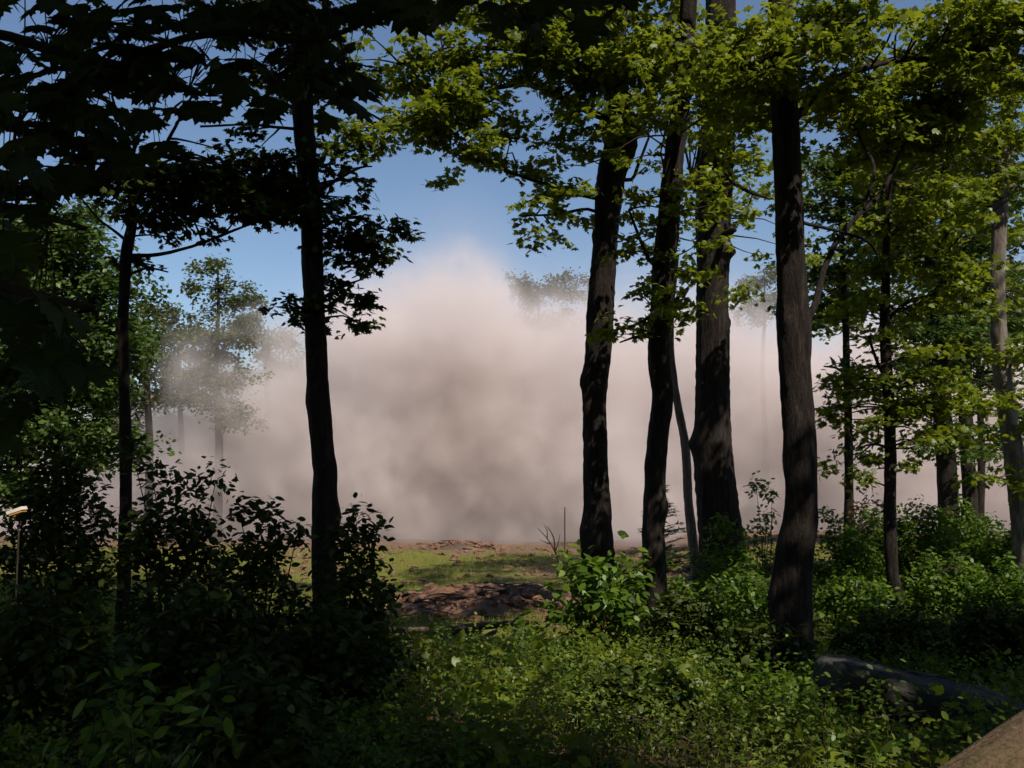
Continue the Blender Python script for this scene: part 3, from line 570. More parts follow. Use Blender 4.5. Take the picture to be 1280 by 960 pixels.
far_tree('tree whose top alone rises over the dust behind the clearing', 66, 672, 18, 345,
         [(650, 358, 20, 9), (665, 376, 24, 8), (700, 350, 16, 6), (705, 370, 26, 10), (680, 400, 40, 10), (725, 355, 14, 6), (640, 350, 10, 5)], 46, dens=1.3)
far_tree('yellowish tree fading in dust beside the nearest big trunk', 60, 955, 16, 325,
         [(950, 350, 22, 10), (965, 335, 16, 8), (940, 378, 18, 8), (970, 372, 20, 10), (955, 395, 26, 8)], 47, dens=1.2)
far_tree('sunlit tree closing the gap above the thin stem', 34, 1060, 18, 330, [(1040, 355, 30, 16), (1075, 345, 34, 18), (1050, 385, 34, 14), (1090, 375, 30, 16), (1070, 410, 30, 8), (1025, 390, 24, 12)], 48)
far_tree('leafy tree behind the twin dark trunks', 38, 1225, 18, 250, [(1200, 300, 50, 30), (1250, 290, 40, 30), (1180, 350, 46, 26), (1240, 350, 46, 26), (1210, 400, 60, 24), (1270, 400, 30, 30), (1150, 300, 40, 30), (1140, 400, 40, 20), (1190, 445, 50, 16), (1260, 450, 30, 16)], 49)
far_tree('dim tree at the far end of the wood behind the young maple', 36, 1110, 16, 180, [(1090, 200, 40, 30), (1130, 240, 46, 30), (1080, 260, 40, 26), (1110, 300, 50, 26), (1150, 190, 40, 26), (1050, 220, 30, 24), (1190, 230, 40, 30), (1240, 200, 40, 30)], 50)

def treeline():
    mb = MB(); rg = np.random.default_rng(5); cs = []
    for k in range(90):
        x = rg.uniform(-95, 105); y = rg.uniform(104, 130); g = float(ground(x, y)); h = rg.uniform(9, 16)
        n = 34; q = norm(rg.normal(0, 1, (n, 3))) * rg.uniform(.3, 1, (n, 1)) * np.array([3.4, 3.4, h * .45]); cs.append(q + np.array([x, y, g + h * .55]))
        tube(mb, [(x, y, g - .2), (x, y, g + h * .8)], [.22, .08], 5, 3, mat=1)
    pads(mb, np.concatenate(cs), 1.6, 34, .75, DIAMOND, rg)
    tag(mb.build('woods', [LEAF_FAR, TWIG]), 'far line of dark woods closing the clearing behind the dust', 'woods', kind='stuff')
treeline()

# ------------------------------------------------------------------ unseen trees added round the viewpoint to throw the shade
def shade_tree(x, y, label, cz, rad, hh, n, seed, r=.2):
    n = int(n * 1.8); rg = np.random.default_rng(seed); g = float(ground(x, y)); base = np.array([x, y, g])
    root = thing('maple_tree', base, label, 'tree', 'unseen shade trees added around the viewpoint')
    mb = MB(); C, _ = tube(mb, [(x, y, g - .15), (x + .1, y, g + 3), (x - .1, y + .1, g + 7), (x, y, cz + hh * .5)], [r * 1.1, r, r * .8, r * .2], 16, .2, .06, flare=.5, seed=seed)
    mb.build('trunk', BARK, root, True, origin=base)
    q = norm(rg.normal(0, 1, (n, 3))) * (rg.uniform(0, 1, (n, 1)) ** .4) * np.array([rad, rad, hh]); hc = q + np.array([x, y, cz])
    zf = CAM[2] + (HORIZON + 40) / F * np.maximum(hc[:, 1], 0) + .9
    seen = (hc[:, 2] < zf) & (hc[:, 1] > -.5)
    seen |= np.linalg.norm(hc - CAM, axis=1) < 2.2
    hc = hc[~seen]; hc = hc[~blocked_mask(hc)]
    cr = MB(); limbs = [C[::3]]
    for q2 in hc[:8]:
        s = C[int(len(C) * rg.uniform(.5, .85))]; m2 = MB(); c2, _ = tube(m2, [s, (s + q2) / 2 + np.array([0, 0, .3]), q2], [.07, .045, .015], 6, .3, jitter=.4, seed=seed)
        m2.build('branch', BARK, root, True, origin=base); limbs.append(c2)
    pads(cr, hc, .8, 60, .24, DIAMOND, rg); twigs_to(cr, hc[::3], np.concatenate(limbs), rg, r=.02, frac=.7)
    cr.build('crown', [LEAF_SHADE, TWIG], root, False, origin=base)
for a in [(-7, 3.5, 'maple beside the overhanging dark leaves, out on the shaded flank', 11, 4.8, 4.5, 210), (-3, -5, 'maple behind the viewpoint on the shaded side', 13, 5, 4.5, 210),
          (3.5, -5, 'maple behind the viewpoint on the sunny side', 13, 5, 4.5, 210), (7.5, 2.5, 'maple beside the viewpoint over the mossy log', 12, 4.6, 4.5, 190),
          (-12, 9, 'maple deep in the shaded flank of the wood', 10, 5, 5, 200), (12, 10, 'maple deep in the sunny flank of the wood', 12, 4.8, 4.5, 190),
          (-10, -3, 'maple on the slope behind the shaded flank', 13, 5, 4.5, 190), (9, -6, 'maple on the slope behind the sunny flank', 14, 5, 4.5, 190), (0, -12, 'maple furthest back behind the viewpoint', 15, 5, 4.5, 180),
          (-8.5, 7.5, 'low branching maple within the shaded flank', 5.5, 3.6, 4.2, 130), (-5.5, -2.5, 'low branching maple close behind the overhanging leaves', 6, 3.6, 4, 130), (5.5, -4, 'low branching maple on the sunny side behind the viewpoint', 6.5, 3.8, 4, 130),
          (9.5, 5, 'low branching maple beside the mossy log', 6, 3.6, 4, 120), (-14, 13, 'low branching maple at the rear of the shaded flank', 5.5, 4, 4.5, 120), (0, -8, 'low branching maple straight behind the viewpoint', 6, 4.5, 5, 150), (-12, -8, 'low branching maple far behind the shaded flank', 6, 4.5, 5, 130), (12, -1, 'low branching maple on the bank', 6, 4.2, 5, 130),
          (4.2, 3.4, 'maple shading the middle of the wood from beside the viewpoint', 12, 5, 4.2, 230), (-4.6, 4.2, 'maple leaning its crown over the slim sapling', 12, 5, 4.2, 230),
          (-17, 17, 'maple beyond the shaded flank of the wood', 10, 4.6, 5, 150), (15.5, 1, 'maple on the bank above the sunny flank', 13, 4.8, 4.5, 170)]:
    shade_tree(*a, seed=int(abs(a[0] * 13 + a[1] * 7)) + 60)

# ------------------------------------------------------------------ near overhanging maple: big lobed leaves
def overhang():
    rg = np.random.default_rng(77); base = np.array([-3.2, 1.6, float(ground(-3.2, 1.6))])
    root = thing('maple_tree', base, 'near maple whose big black leaves hang into the upper corner', 'tree')
    mb = MB(); C, _ = tube(mb, [base - [0, 0, .15], base + [0, 0, 2], base + [.15, 0, 4], base + [.1, .2, 6.5]], [.14, .12, .10, .05], 16, .1, .06, flare=.4)
    mb.build('trunk', BARK, root, True, origin=base)
    regs = [(60, 70, 70, 50, 2.6, 26), (30, 150, 50, 60, 2.3, 22), (30, 250, 44, 60, 2.5, 20), (210, 30, 80, 45, 2.8, 30), (330, 50, 80, 50, 3.0, 34), (410, 60, 45, 55, 3.0, 22), (160, 110, 70, 50, 2.8, 26),
            (110, 200, 50, 36, 2.6, 16), (250, 110, 50, 30, 2.9, 16), (40, 400, 44, 40, 1.9, 9), (60, 440, 30, 20, 1.9, 5), (20, 470, 40, 50, 2.0, 9), (60, 10, 70, 30, 2.6, 12), (480, 0, 60, 16, 2.7, 12), (600, 10, 80, 26, 2.6, 24), (720, 4, 80, 20, 2.8, 18), (345, 120, 50, 30, 2.9, 14), (75, 455, 22, 14, 1.9, 4), (10, 540, 24, 24, 2.1, 4),
            (420, 130, 26, 40, 3.0, 8), (140, 60, 60, 40, 2.7, 18), (90, 120, 60, 50, 2.6, 22), (10, 330, 30, 50, 2.1, 8), (180, 180, 30, 20, 2.8, 6), (290, 10, 100, 30, 2.8, 20), (420, 10, 80, 30, 2.8, 20)]
    starts = {}
    PP, limb = [], [C[::4]]
    mains = [[(-60, 40), (60, 60), (160, 70), (280, 40), (400, 50), (520, 0), (640, -12), (760, -20)], [(-60, 120), (20, 160), (90, 200), (130, 230)], [(-60, 330), (0, 360), (60, 400), (110, 440)], [(-40, 240), (20, 260), (60, 290)], [(60, 60), (150, 110), (210, 110), (260, 120)]]
    for k, mn in enumerate(mains):
        Yb = [2.6, 2.5, 1.95, 2.4, 2.7][k]; pts = [at(x, y, Yb + .02 * i) for i, (x, y) in enumerate(mn)]
        pts[0] = pts[0] if k == 4 else C[np.linalg.norm(C - pts[0], axis=1).argmin()]
        m2 = MB(); c2, _ = tube(m2, pts, np.linspace(.016, .003, len(pts)), 6, .05, .05, jitter=.4, seed=k); m2.build('branch', TWIG, root, True, origin=base); limb.append(c2)
    roots = np.concatenate(limb); cr = MB()
    for (px, py, rx, ry, Y, n) in regs:
        n = int(n * .92); q = rg.uniform(-1, 1, (n * 3, 2)); q = q[(q ** 2).sum(1) < 1.1][:n]
        P = np.array([at(px + a * rx, py + b * ry, Y + rg.uniform(-.3, .5)) for a, b in q])
        N = np.stack([rg.normal(0, .5, n)[:len(P)], rg.normal(-.5, .4, n)[:len(P)], np.full(len(P), .75)], -1)
        tipd = np.stack([rg.normal(.2, .6, n)[:len(P)], rg.normal(-.1, .4, n)[:len(P)], np.full(len(P), -.75)], -1)
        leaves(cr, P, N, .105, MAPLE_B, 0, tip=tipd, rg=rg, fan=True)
        for p in P:
            a = roots[np.linalg.norm(roots - p, axis=1).argmin()]
            if np.linalg.norm(a - p) < 1.2: tube(cr, [a, (a + p) / 2 + [0, 0, .03], p], [.0022, .0016, .001], 4, .1, mat=1)
    # its own crown above the picture
    n = 130; q = norm(rg.normal(0, 1, (n, 3))) * rg.uniform(.2, 1, (n, 1)) * np.array([3.2, 2.6, 2.2]) + np.array([-2.4, 1.2, 6.4])
    zf = CAM[2] + (HORIZON + 40) / F * np.maximum(q[:, 1], 0) + .9
    q = q[q[:, 2] > zf]; q = q[~blocked_mask(q)]
    pads(cr, q, .5, 60, .12, MAPLE_S, rg)
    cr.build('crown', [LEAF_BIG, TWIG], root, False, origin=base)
overhang()

# ------------------------------------------------------------------ shrubs and small plants
def shrub(label, px, py, rx, ry, Y, seed, n_st=9, leaf=LEAF_SHRUB, ls=.085, per=18, pr=.15, dens=1.0, outline=OVAL, name='shrub', group='shrubs under the trees', sprigs=(), cat='shrub', pad_n=None, top_only=False):
    rg = np.random.default_rng(seed); c = at(px, py, Y); gx, gy = c[0], c[1]; g = float(ground(gx, gy)); base = np.array([gx, gy, g])
    root = thing(name, base, label, cat, group)
    k = px_m(Y); wx, wz = rx * k, ry * k; ztop = c[2] + wz
    n = pad_n or int(max(14, dens * (52 if Y < 12 else 34) * wx * max(wz, .25) / (pr * pr * 3.0)))
    q = rg.uniform(-1, 1, (n * 3, 3)); q = q[(q ** 2).sum(1) < 1][:n]
    zlo = g + .08 if not top_only else c[2] - wz
    cz, hz = (ztop + zlo) / 2, max(.15, (ztop - zlo) / 2)
    bulge = 1 - .25 * np.clip(q[:, 2], 0, 1)
    cen = np.stack([gx + q[:, 0] * wx * bulge, gy + q[:, 1] * max(.35, wx * .7), cz + q[:, 2] * hz * rg.uniform(.8, 1.1, len(q))], -1)
    for (sx, sy, sr) in sprigs:
        m = max(4, int(sr / 3)); s = at(sx, sy, Y); cen = np.vstack([cen, s + rg.normal(0, sr * k * .5, (m, 3)) * [1, .6, 1]])
    st = MB(); roots = []
    for i in range(n_st):
        e = cen[rg.integers(len(cen))]; b = base + [rg.normal(0, .1), rg.normal(0, .1), -.05]
        cc, _ = tube(st, [b, (b + e) / 2 + [rg.normal(0, .08), rg.normal(0, .08), .1], e], np.array([.012, .009, .004]) * (1 if Y > 4 else .3), 5, .12, jitter=.5, seed=seed + i); roots.append(cc[1:])
    for s in sprigs:
        e = at(s[0], s[1], Y); cc, _ = tube(st, [base, (base + e) / 2 + [.05, 0, .1], e], np.array([.012, .008, .003]) * (1 if Y > 4 else .3), 5, .12, jitter=.4, seed=seed); roots.append(cc[len(cc) // 2:])
    st.build('stem', TWIG, root, True, origin=base)
    cr = MB(); pads(cr, cen, pr, per, ls, outline, rg, thick=.9, droop=.6)
    twigs_to(cr, cen, np.concatenate(roots), rg, r=.004, frac=.8)
    cr.build('foliage', [leaf, TWIG], root, False, origin=base)
    return root
SH = [
 ('tall black shrub pressed behind the slim sapling trunk', 215, 640, 75, 52, 9.5, {'sprigs': [(165, 560, 14), (270, 600, 14), (190, 590, 14)]}),
 ('dark shrub heaped in front of the broad sunlit tree', 75, 610, 70, 70, 11, {}),
 ('dark shrub with open pointed sprays between sapling and lone maple', 320, 690, 60, 45, 9, {'sprigs': [(300, 640, 12), (345, 660, 14), (372, 665, 12), (335, 640, 8)]}),
 ('dark shrub hugging the lone maple, one sprig reaching over the dust', 440, 730, 55, 60, 9, {'sprigs': [(435, 660, 14), (445, 645, 10), (470, 665, 10), (425, 680, 12)]}),
 ('low dark shrub with a few glinting leaves below the black shrub', 250, 790, 90, 50, 7.6, {}),
 ('black shrub mass filling the lowest corner of the shade', 60, 800, 90, 70, 6.5, {}),
 ('dark shrub spreading below the lone maple towards the grass', 420, 830, 90, 60, 8, {}),
 ('black shrub in the bottom shade beside the sapling leaves', 310, 900, 90, 60, 5.6, {}),
 ('bright green maple sapling spreading before the foot of the forked maple', 765, 735, 60, 40, 12.6, {'leaf': LEAF_SHRUB, 'ls': .14, 'pr': .24, 'sprigs': [(715, 705, 16), (740, 720, 16), (790, 720, 16), (700, 760, 14), (660, 795, 14)]}),
 ('dark leafy bush in the gap right of the slender maple', 860, 790, 50, 50, 12, {}),
 ('dark bush cutting into the lit ground cover at the bottom', 800, 905, 65, 55, 7.6, {}),
 ('lit leafy bush in front of the thickest trunk', 905, 680, 42, 36, 16, {'sprigs': [(900, 650, 14), (925, 660, 12)]}),
 ('open sprig of a bush against the dust, beside the thickest trunk', 950, 640, 24, 30, 17, {'sprigs': [(945, 605, 10), (965, 615, 10)], 'dens': .7}),
 ('sunlit bush between the thickest and the nearest big trunk', 930, 745, 60, 36, 13.6, {}),
 ('wide lit bush right behind the nearest big trunk', 1055, 690, 46, 44, 17, {'sprigs': [(1040, 640, 12)]}),
 ('lit bush round the thin stem, yellowing on top', 1095, 670, 50, 40, 18.5, {}),
 ('bright bush behind the pale foot of the young maple', 1150, 665, 46, 44, 18, {}),
 ('lit bush beneath the twin dark trunks', 1205, 665, 46, 40, 19, {}),
 ('bush at the picture edge under the pale grey trunk', 1265, 690, 36, 40, 18, {}),
 ('small bright bush low at the picture edge', 1262, 735, 36, 34, 14.5, {}),
 ('shaded bush in front of the twin dark trunks', 1185, 735, 60, 40, 15.5, {}),
 ('half-lit bush at the foot of the young maple', 1075, 745, 60, 32, 15, {}),
 ('black bush in deep shade behind the big slab of rock', 1130, 800, 90, 40, 12, {}),
 ('lit bush in the lower right between shade and grass', 960, 890, 50, 36, 8.2, {}),
 ('black bush at the foot of the nearest big trunk', 950, 815, 60, 36, 10.4, {}),
 ('bush with lit tips below the slender maple', 840, 725, 34, 24, 14.6, {}),
 ('dark bush at the right end of the shade, above the log', 1250, 805, 60, 50, 10.5, {}),
]
for i, (lab, px, py, rx, ry, Y, kw) in enumerate(SH):
    nm = 'maple_sapling' if 'sapling spreading' in lab else 'shrub'
    if any(w in lab for w in ('black', 'dark ', 'shaded')) and 'twin' not in lab and 'leaf' not in kw: kw = dict(kw, leaf=LEAF_SHADE)  # shrubs in the dark get the leaf colour with shade painted in
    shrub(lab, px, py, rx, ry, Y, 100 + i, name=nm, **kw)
shrub('reddish leaved sprig between the thin stem and the young maple', 1082, 615, 22, 26, 19, 140, leaf=LEAF_RED, dens=.5, n_st=4, group=None)
shrub('small bush of orange yellow leaves beside the bright sapling', 757, 760, 16, 16, 14.5, 141, leaf=LEAF_YELLOW, n_st=4, group=None)
shrub('leafy seedling with long glinting leaves at the bottom of the shade', 150, 905, 55, 24, 3.2, 142, ls=.068, pr=.10, per=5, pad_n=14, n_st=5, group=None, name='seedling', cat='plant', sprigs=[(165, 880, 8), (80, 940, 8)], top_only=True, outline=OVAL * [.75, 1, 1])
shrub('leafy seedling next to the first, dimmer, in the bottom shade', 240, 920, 26, 26, 3.3, 143, ls=.068, pr=.10, per=5, pad_n=8, n_st=3, group=None, name='seedling', cat='plant', top_only=True)

def conifer():
    Y = 18; b = at(828, 700, Y); b[2] = float(ground(b[0], b[1])); top = at(826, 608, Y)[2]; rg = np.random.default_rng(9)
    root = thing('young_fir', b, 'little dark fir half hidden behind the slender maple', 'tree')
    m = MB(); tube(m, [b - [0, 0, .05], (b[0], b[1], top)], [.03, .006], 6, .1); m.build('trunk', TWIG, root, True, origin=b)
    c = MB(); H = top - b[2]
    for i in range(130):
        t = rg.uniform(.12, 1); a = rg.uniform(0, 6.28); L = (1 - t) * 1.0 + .1; s = np.array([b[0], b[1], b[2] + H * t]); d = np.array([math.cos(a), math.sin(a), .18]); 
        tube(c, [s, s + d * L], [.007, .002], 3, .2, mat=1)
        n = int(14 + 60 * L); tt = rg.uniform(.1, 1, n)[:, None]; P = s + d * L * tt
        side = np.cross(d, [0, 0, 1]); sg = rg.choice([-1, 1], (n, 1)); T = side * sg * .8 + d * .7
        leaves(c, P, np.tile([0, 0, 1.0], (n, 1)) + rg.normal(0, .2, (n, 3)), .11, BLADE * [5, 1, 1], 0, tip=T, rg=rg)
    c.build('foliage', [NEEDLE, TWIG], root, False, origin=b)
conifer()

def undergrowth():
    rg = np.random.default_rng(3); mb = MB(); n = 9500
    y = rg.uniform(5.5, 22, n) ; x = rg.uniform(-1, 1, n) * (y * .56 + 1)
    # low plants crowd the lit middle and thin out on the field
    keep = ((y < 14.2) & ~((y > 12.6) & (np.abs(x + .9) < 1.3))) | (x > .09 * y + 1.0) | (x < -.16 * y - .4) ; x, y = x[keep], y[keep]
    sl = at(1150, 880, 8.2); far = ((x - sl[0]) / 1.15) ** 2 + ((y - sl[1] + .3) / .95) ** 2 > 1; x, y = x[far], y[far]
    hh = rg.uniform(.10, .42, len(x)) * np.interp(y, [5, 9, 14, 22], [.7, .95, .75, 1.2]); z = ground(x, y)
    C = np.stack([x, y, z + hh], -1)
    kind = rg.choice(4, len(C), p=[.42, .28, .15, .15]); kind = np.where(np.sin(x * 1.7 + y) + np.sin(y * 1.3 - x * .6) > 1.0, 1, kind)
    pads(mb, C[kind == 0], .17, 20, .05, OVAL, rg, thick=1.4, droop=.6)
    pads(mb, C[kind == 1], .15, 22, .036, DIAMOND, rg, thick=1.6, mat=2)
    pads(mb, C[kind == 2], .2, 10, .095, MAPLE_S, rg, thick=1.0, mat=3)
    fern = C[kind == 3]; th = rg.uniform(0, 6.28, len(fern) * 5)      # fern fronds
    for p, a0 in zip(np.repeat(fern, 5, 0)[::2], th[::2]):
        d = np.array([math.cos(a0), math.sin(a0), .5]); t = np.linspace(.1, 1, 12)[:, None]; Lf = .38
        Q = p - [0, 0, .18] + d * Lf * t - np.array([0, 0, .34 * Lf]) * t ** 2; sd = np.cross(d, [0, 0, 1])
        for sg in (-1, 1):
            leaves(mb, Q, np.tile([0, 0, 1.0], (12, 1)) + rg.normal(0, .15, (12, 3)), .095, DIAMOND * [.5, 1, 1], 2, tip=np.tile(sd * sg * 2 + d * .6, (12, 1)), rg=rg)
    for k in range(0, len(x), 3): tube(mb, [(x[k], y[k], z[k] - .02), C[k]], [.004, .002], 3, .5, mat=1)
    tag(mb.build('undergrowth', [LEAF_SHRUB, TWIG, LEAF_LIME, LEAF]), 'green leafy ground cover between the trunks, sunlit in the middle', 'ground cover', kind='stuff')
    m2 = MB(); n = 110000
    y = 15.5 + rg.uniform(0, 1, n) ** 1.1 * 31; x = rg.uniform(-.62, .62, n) * y
    cl = np.sin(x * .9 + y * .3) + np.sin(x * .35 - y * .8 + 1) + rg.normal(0, .8, n); keep = (cl > -.8) & ((y < 42) | (rg.random(n) < .25)); x, y = x[keep], y[keep]
    P = np.stack([x, y, ground(x, y) - .01], -1); nn = len(P)
    leaves(m2, P, np.stack([rg.normal(0, .5, nn), rg.normal(-1, .3, nn), rg.normal(.1, .1, nn)], -1), .17, BLADE * [1.4, 1, 1], 0, tip=np.tile([0, 0, 2.0], (nn, 1)), rg=rg)
    # taller weeds and grass near the log
    y = rg.uniform(5.5, 13, 2600); x = y * rg.uniform(-.08, .5, 2600); P = np.stack([x, y, ground(x, y)], -1)
    leaves(m2, P, np.stack([rg.normal(0, .5, 2600), np.full(2600, -1.0), rg.normal(0, .1, 2600)], -1), .22, BLADE * [.5, 1, 1], 0, tip=np.tile([0, 0, 2.0], (2600, 1)), rg=rg)
    tag(m2.build('grass', GRASSM), 'short patchy grass over the clearing', 'grass', kind='stuff')
undergrowth()
def litter():
    rg = np.random.default_rng(4); mb = MB(); n = 9000; y = rg.uniform(4, 24, n); x = rg.uniform(-.62, .62, n) * y
    P = np.stack([x, y, ground(x, y) + .015], -1); leaves(mb, P, np.tile([0, 0, 1.0], (n, 1)) + rg.normal(0, .35, (n, 3)), .08, MAPLE_S, 0, rg=rg)
    for k in range(160):
        yy = rg.uniform(6, 20); xx = rg.uniform(-.5, .5) * yy; z = float(ground(xx, yy)); a = rg.uniform(0, 6.28); d = np.array([math.cos(a), math.sin(a), rg.uniform(-.05, .3)]) * rg.uniform(.2, .9)
        tube(mb, [np.array([xx, yy, z + .03]), np.array([xx, yy, z + .08]) + d * .5, np.array([xx, yy, z + .06]) + d], [.012, .008, .003], 4, .2, mat=1, jitter=.8, seed=k)
    tag(mb.build('leaf_litter', [LEAF_DEAD, DEADWOOD]), 'dead leaves and fallen twigs on the wood floor', 'leaf litter', kind='stuff')
litter()

# ------------------------------------------------------------------ wood, earth and stone
def blob(mb, c, r, rg, nu=28, nv=18, amp=.18, freq=2.2, mat=0, flat=0, square=1.0):
    th = np.linspace(0, math.pi, nv)[:, None]; ph = np.linspace(0, 2 * math.pi, nu, endpoint=False)[None, :]
    D = np.stack([np.sin(th) * np.cos(ph), np.sin(th) * np.sin(ph), np.cos(th) * np.ones_like(ph)], -1)
    D0 = D; D = np.sign(D) * np.abs(D) ** square; k = rg.normal(0, freq, (9, 3)); p = rg.uniform(0, 6.28, 9); a = 1 / (1 + np.linalg.norm(k, axis=1) * .6)
    s = 1 + amp * (np.sin(D @ k.T + p) * a * 2).sum(-1)
    X = c + D * s[..., None] * np.asarray(r)
    i = np.arange(nv - 1)[:, None] * nu; j = np.arange(nu)[None, :]; jn = (j + 1) % nu
    mb.add(X.reshape(-1, 3), np.stack([i + j, i + nu + j, i + nu + jn, i + jn], -1).reshape(-1, 4), mat)
def rubble():
    rg = np.random.default_rng(8)
    def mound(px, py, Y, wx, wy, h, label, name, cat, sticks, clods, mat=EARTH, green=0):
        c = at(px, py, Y); c[2] = float(ground(c[0], c[1]))
        root = thing(name, c, label, cat)
        n = 60; U, V = np.meshgrid(np.linspace(-1.15, 1.15, n), np.linspace(-1.15, 1.15, n))
        X = c[0] + U * wx; Yy = c[1] + V * wy; R2 = U ** 2 + V ** 2
        Z = ground(X, Yy) - .05 + h * np.clip(1 - R2, 0, 1) ** .8 * (.75 + .35 * np.sin(X * 2.3 + Yy) * np.sin(Yy * 1.7 - X) + rg.normal(0, .09, X.shape))
        i = np.arange(n - 1)[:, None] * n; j = np.arange(n - 1)[None, :]
        m = MB(); m.add(np.stack([X, Yy, Z], -1).reshape(-1, 3), np.stack([i + j, i + j + 1, i + n + j + 1, i + n + j], -1).reshape(-1, 4)); m.build('heap', mat, root, True, origin=c)
        m = MB()
        for k in range(clods):
            u = rg.normal(0, .5, 2); x, y = c[0] + u[0] * wx, c[1] + u[1] * wy; r = rg.uniform(.04, .16)
            z = float(ground(x, y)) + h * .8 * max(0, 1 - u @ u) ** .8; blob(m, np.array([x, y, z]), [r * 1.3, r, r * .7], rg, 8, 6, .3)
        if clods: tag(m.build('clods', EARTH, root, False, origin=c), kind='stuff')
        for k in range(sticks):
            u = rg.normal(0, .5, 2); x, y = c[0] + u[0] * wx, c[1] + u[1] * wy; z = float(ground(x, y)) + h * .85 * max(0, 1 - u @ u) + .03
            a = rg.normal(0, .6); L = rg.uniform(.5, 1.6); d = np.array([math.cos(a), math.sin(a), rg.normal(0, .18)]) * L / 2; m = MB()
            tube(m, [np.array([x, y, z]) - d, np.array([x, y, z + .05]), np.array([x, y, z]) + d], [.02, .015, .006], 5, .2, .1, jitter=.8, seed=k); m.build('stick', DEADWOOD, root, True, origin=c)
    mound(618, 745, 24.5, 2.5, 2.8, .5, 'heap of red-brown earth and brush in the middle of the clearing', 'earth_heap', 'heap', 40, 260)
    mound(880, 690, 30, 2.2, 2.0, .6, 'low bank of orange earth behind the slender maple', 'earth_bank', 'heap', 6, 60)
    mound(575, 676, 45, 1.9, 1.2, .35, 'dark rubble at the foot of the dust, on the crest', 'rubble_heap', 'heap', 8, 70, DEADWOOD)
    # scattered clods on the crest
    m = MB()
    for k in range(500):
        y = rg.uniform(33, 46); x = rg.uniform(-9, 12); r = rg.uniform(.03, .11); blob(m, np.array([x, y, float(ground(x, y)) + r * .3]), [r * 1.3, r, r * .7], rg, 7, 5, .3)
    tag(m.build('rubble', EARTH), 'scattered clods of dug earth along the crest', 'rubble', kind='stuff')
rubble()

def log_between(label, name, a, b, r0, r1, mat, cat='log', group=None, bends=.0, seed=0, segs=14, twigs=()):
    base = (np.array(a) + np.array(b)) / 2; base[2] = float(ground(base[0], base[1]))
    root = thing(name, base, label, cat, group); m = MB(); mid = (np.array(a) + np.array(b)) / 2 + np.array([0, 0, bends])
    tube(m, [a, mid, b], [r0, (r0 + r1) / 2, r1], segs * (3 if segs > 30 else 1), .012 if segs > 30 else .04, .03 if segs > 30 else .05, seed=seed, jitter=0 if segs > 30 else .1); m.build('log_body' if cat == 'log' else 'limb', mat, root, True, origin=base)
    for t in twigs:
        m = MB(); tube(m, t, np.linspace(r1 * .8 + .004, .004, len(t)), 5, .08, jitter=.5, seed=seed); m.build('twig', mat, root, True, origin=base)
def on_ground(px, Y, up=.0):
    p = at(px, 700, Y); p[2] = float(ground(p[0], p[1])) + up; return p
log_between('dark fallen limb with pale twigs lying at the near edge of the clearing', 'fallen_branch', on_ground(515, 17.5, .10), on_ground(660, 18.6, .30), .10, .05, DEADWOOD, 'branch', bends=.05, seed=2,
            twigs=[[on_ground(600, 17.8, .2), on_ground(580, 17.3, .25), on_ground(560, 17, .35)], [on_ground(620, 18, .2), on_ground(590, 17.2, .05), on_ground(570, 16.8, .02)], [on_ground(560, 17.6, .15), on_ground(548, 17, .1), on_ground(540, 16.7, .3)], [on_ground(640, 18.3, .3), on_ground(655, 17.9, .5), on_ground(668, 17.6, .55)]])
log_between('second dark limb lying just beyond the twiggy one', 'fallen_branch', on_ground(480, 19, .06), on_ground(610, 19.4, .14), .07, .04, DEADWOOD, 'branch', seed=4)
log_between('short charred log at the end of the earth heap', 'charred_log', on_ground(505, 27, .1), on_ground(530, 26.8, .1), .12, .1, NEEDLE, 'log', seed=5)
log_between('mossy brown log slanting across the bottom corner, sunlit', 'fallen_log', at(1010, 1074, 4.2) - [0, 0, .29], at(1560, 706, 5.4) - [0, 0, .28], .24, .21, LOGBARK, 'log', seed=6, segs=40)

def boulder(label, c, r, seed, rot=0, mat=STONE):
    rg = np.random.default_rng(seed); m = MB(); blob(m, np.zeros(3), r, rg, 90, 60, .07, 3.2, square=.6)
    m.v[0] += rg.normal(0, .006, m.v[0].shape)
    o = m.build('boulder', mat, None, True); o.location = [float(v) for v in c]; o.rotation_euler = (0, rot, 0)
    tag(o, label, 'rock')
boulder('big dark slab of rock with streaks of sun, behind the mossy log', [*at(1165, 880, 8.2)[:2], float(ground(*at(1165, 880, 8.2)[:2])) + .17], (.88, .6, .25), 3, .26)
boulder('small pale stone catching the sun beside the dark slab', at(1062, 860, 9.0), (.07, .07, .06), 5)

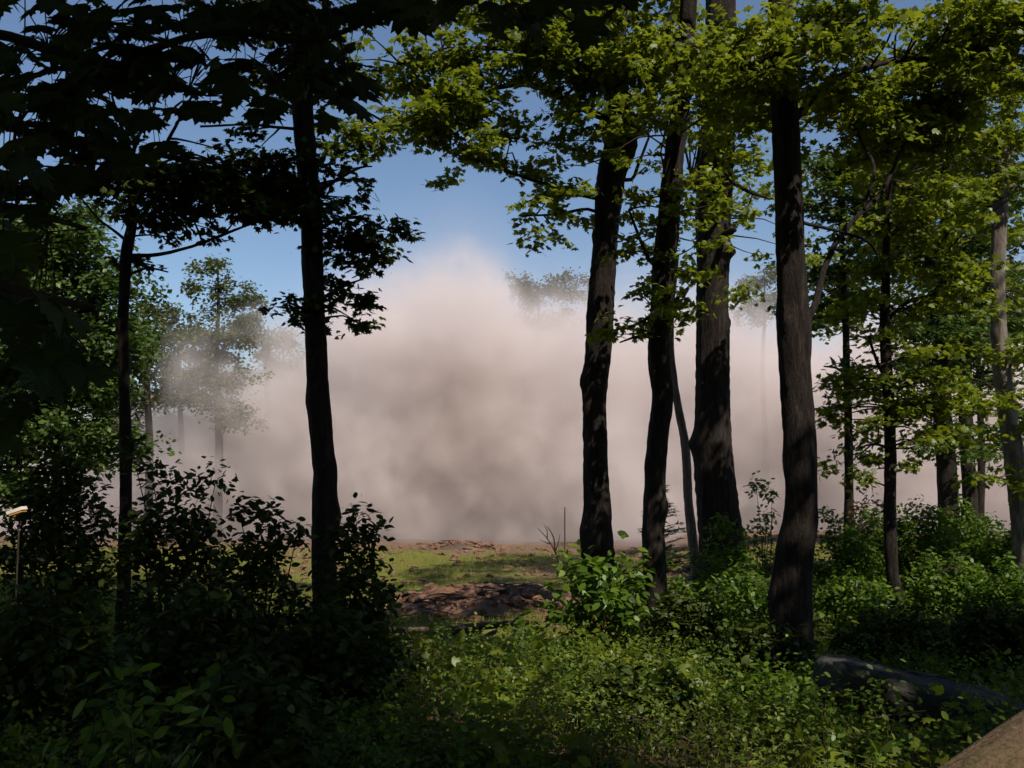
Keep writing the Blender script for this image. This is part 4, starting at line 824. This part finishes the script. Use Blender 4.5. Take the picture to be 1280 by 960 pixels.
def bare_sapling():
    Y = 22; b = on_ground(704, Y, -.03); root = thing('bare_sapling', b, 'leafless red-brown sapling standing in the clearing by the earth heap', 'sapling')
    for pts in ([(704, 760), (706, 730), (699, 702), (686, 676), (672, 660)], [(706, 730), (712, 704), (716, 690)], [(700, 706), (694, 690), (692, 672), (684, 658)], [(712, 745), (722, 718), (726, 704)], [(688, 680), (682, 678), (674, 674)], [(694, 690), (698, 678), (700, 668)], [(704, 722), (696, 712), (688, 708)], [(710, 712), (718, 702), (722, 694)], [(684, 674), (684, 664), (680, 656)]):
        m = MB(); P = [at(x, y, Y) for x, y in pts]
        if pts[0][1] > 740: P[0] = b.copy() + [.0 if pts[0][0] == 704 else .12, 0, 0]
        tube(m, P, np.linspace(.03, .006, len(P)) if pts[0][1] > 700 and len(pts) > 3 else np.linspace(.014, .004, len(P)), 5, .1, jitter=.4, seed=len(pts)); m.build('stem', DEADWOOD, root, True, origin=b)
bare_sapling()
def stake():
    Y = 43.5; b = on_ground(706, Y, -.1); t = at(706, 634, Y); m = MB(); tube(m, [b, t], [.035, .03], 8, .3, .02)
    tag(m.build('stake', POSTM, None, True, origin=b), 'thin upright stake standing on the crest in front of the dust', 'stake')
stake()
def board():
    a = at(21, 638, 8.6); g = float(ground(a[0], a[1])); m = MB()
    root = thing('board', [a[0], a[1], g], 'pale sunlit board with orange edge held up in the dark brush', 'board')
    def box(cx, cz, lx, ly, lz, dy=0):
        v = np.array([(x, y, z) for x in (-lx, lx) for y in (-ly, ly) for z in (-lz, lz)], float); an = -.33
        R = np.array([[math.cos(an), 0, math.sin(an)], [0, 1, 0], [-math.sin(an), 0, math.cos(an)]]); v = v @ R.T + [a[0] + cx, a[1] + dy, a[2] + cz]
        f = np.array([(0, 1, 3, 2), (4, 6, 7, 5), (0, 4, 5, 1), (2, 3, 7, 6), (0, 2, 6, 4), (1, 5, 7, 3)]); return v, f
    m.add(*box(0, 0, .068, .05, .014)); m.build('panel', BOARD, root, origin=[a[0], a[1], g])
    m = MB(); m.add(*box(.01, -.022, .056, .045, .007)); m.build('edge_strip', BOARD_EDGE, root, origin=[a[0], a[1], g])
    # the post that carries it
    m = MB(); tube(m, [(a[0], a[1] + .05, g - .1), (a[0], a[1] + .05, a[2] - .05)], [.009, .007], 8, .3); m.build('support', TWIG, root, origin=[a[0], a[1], g])
board()
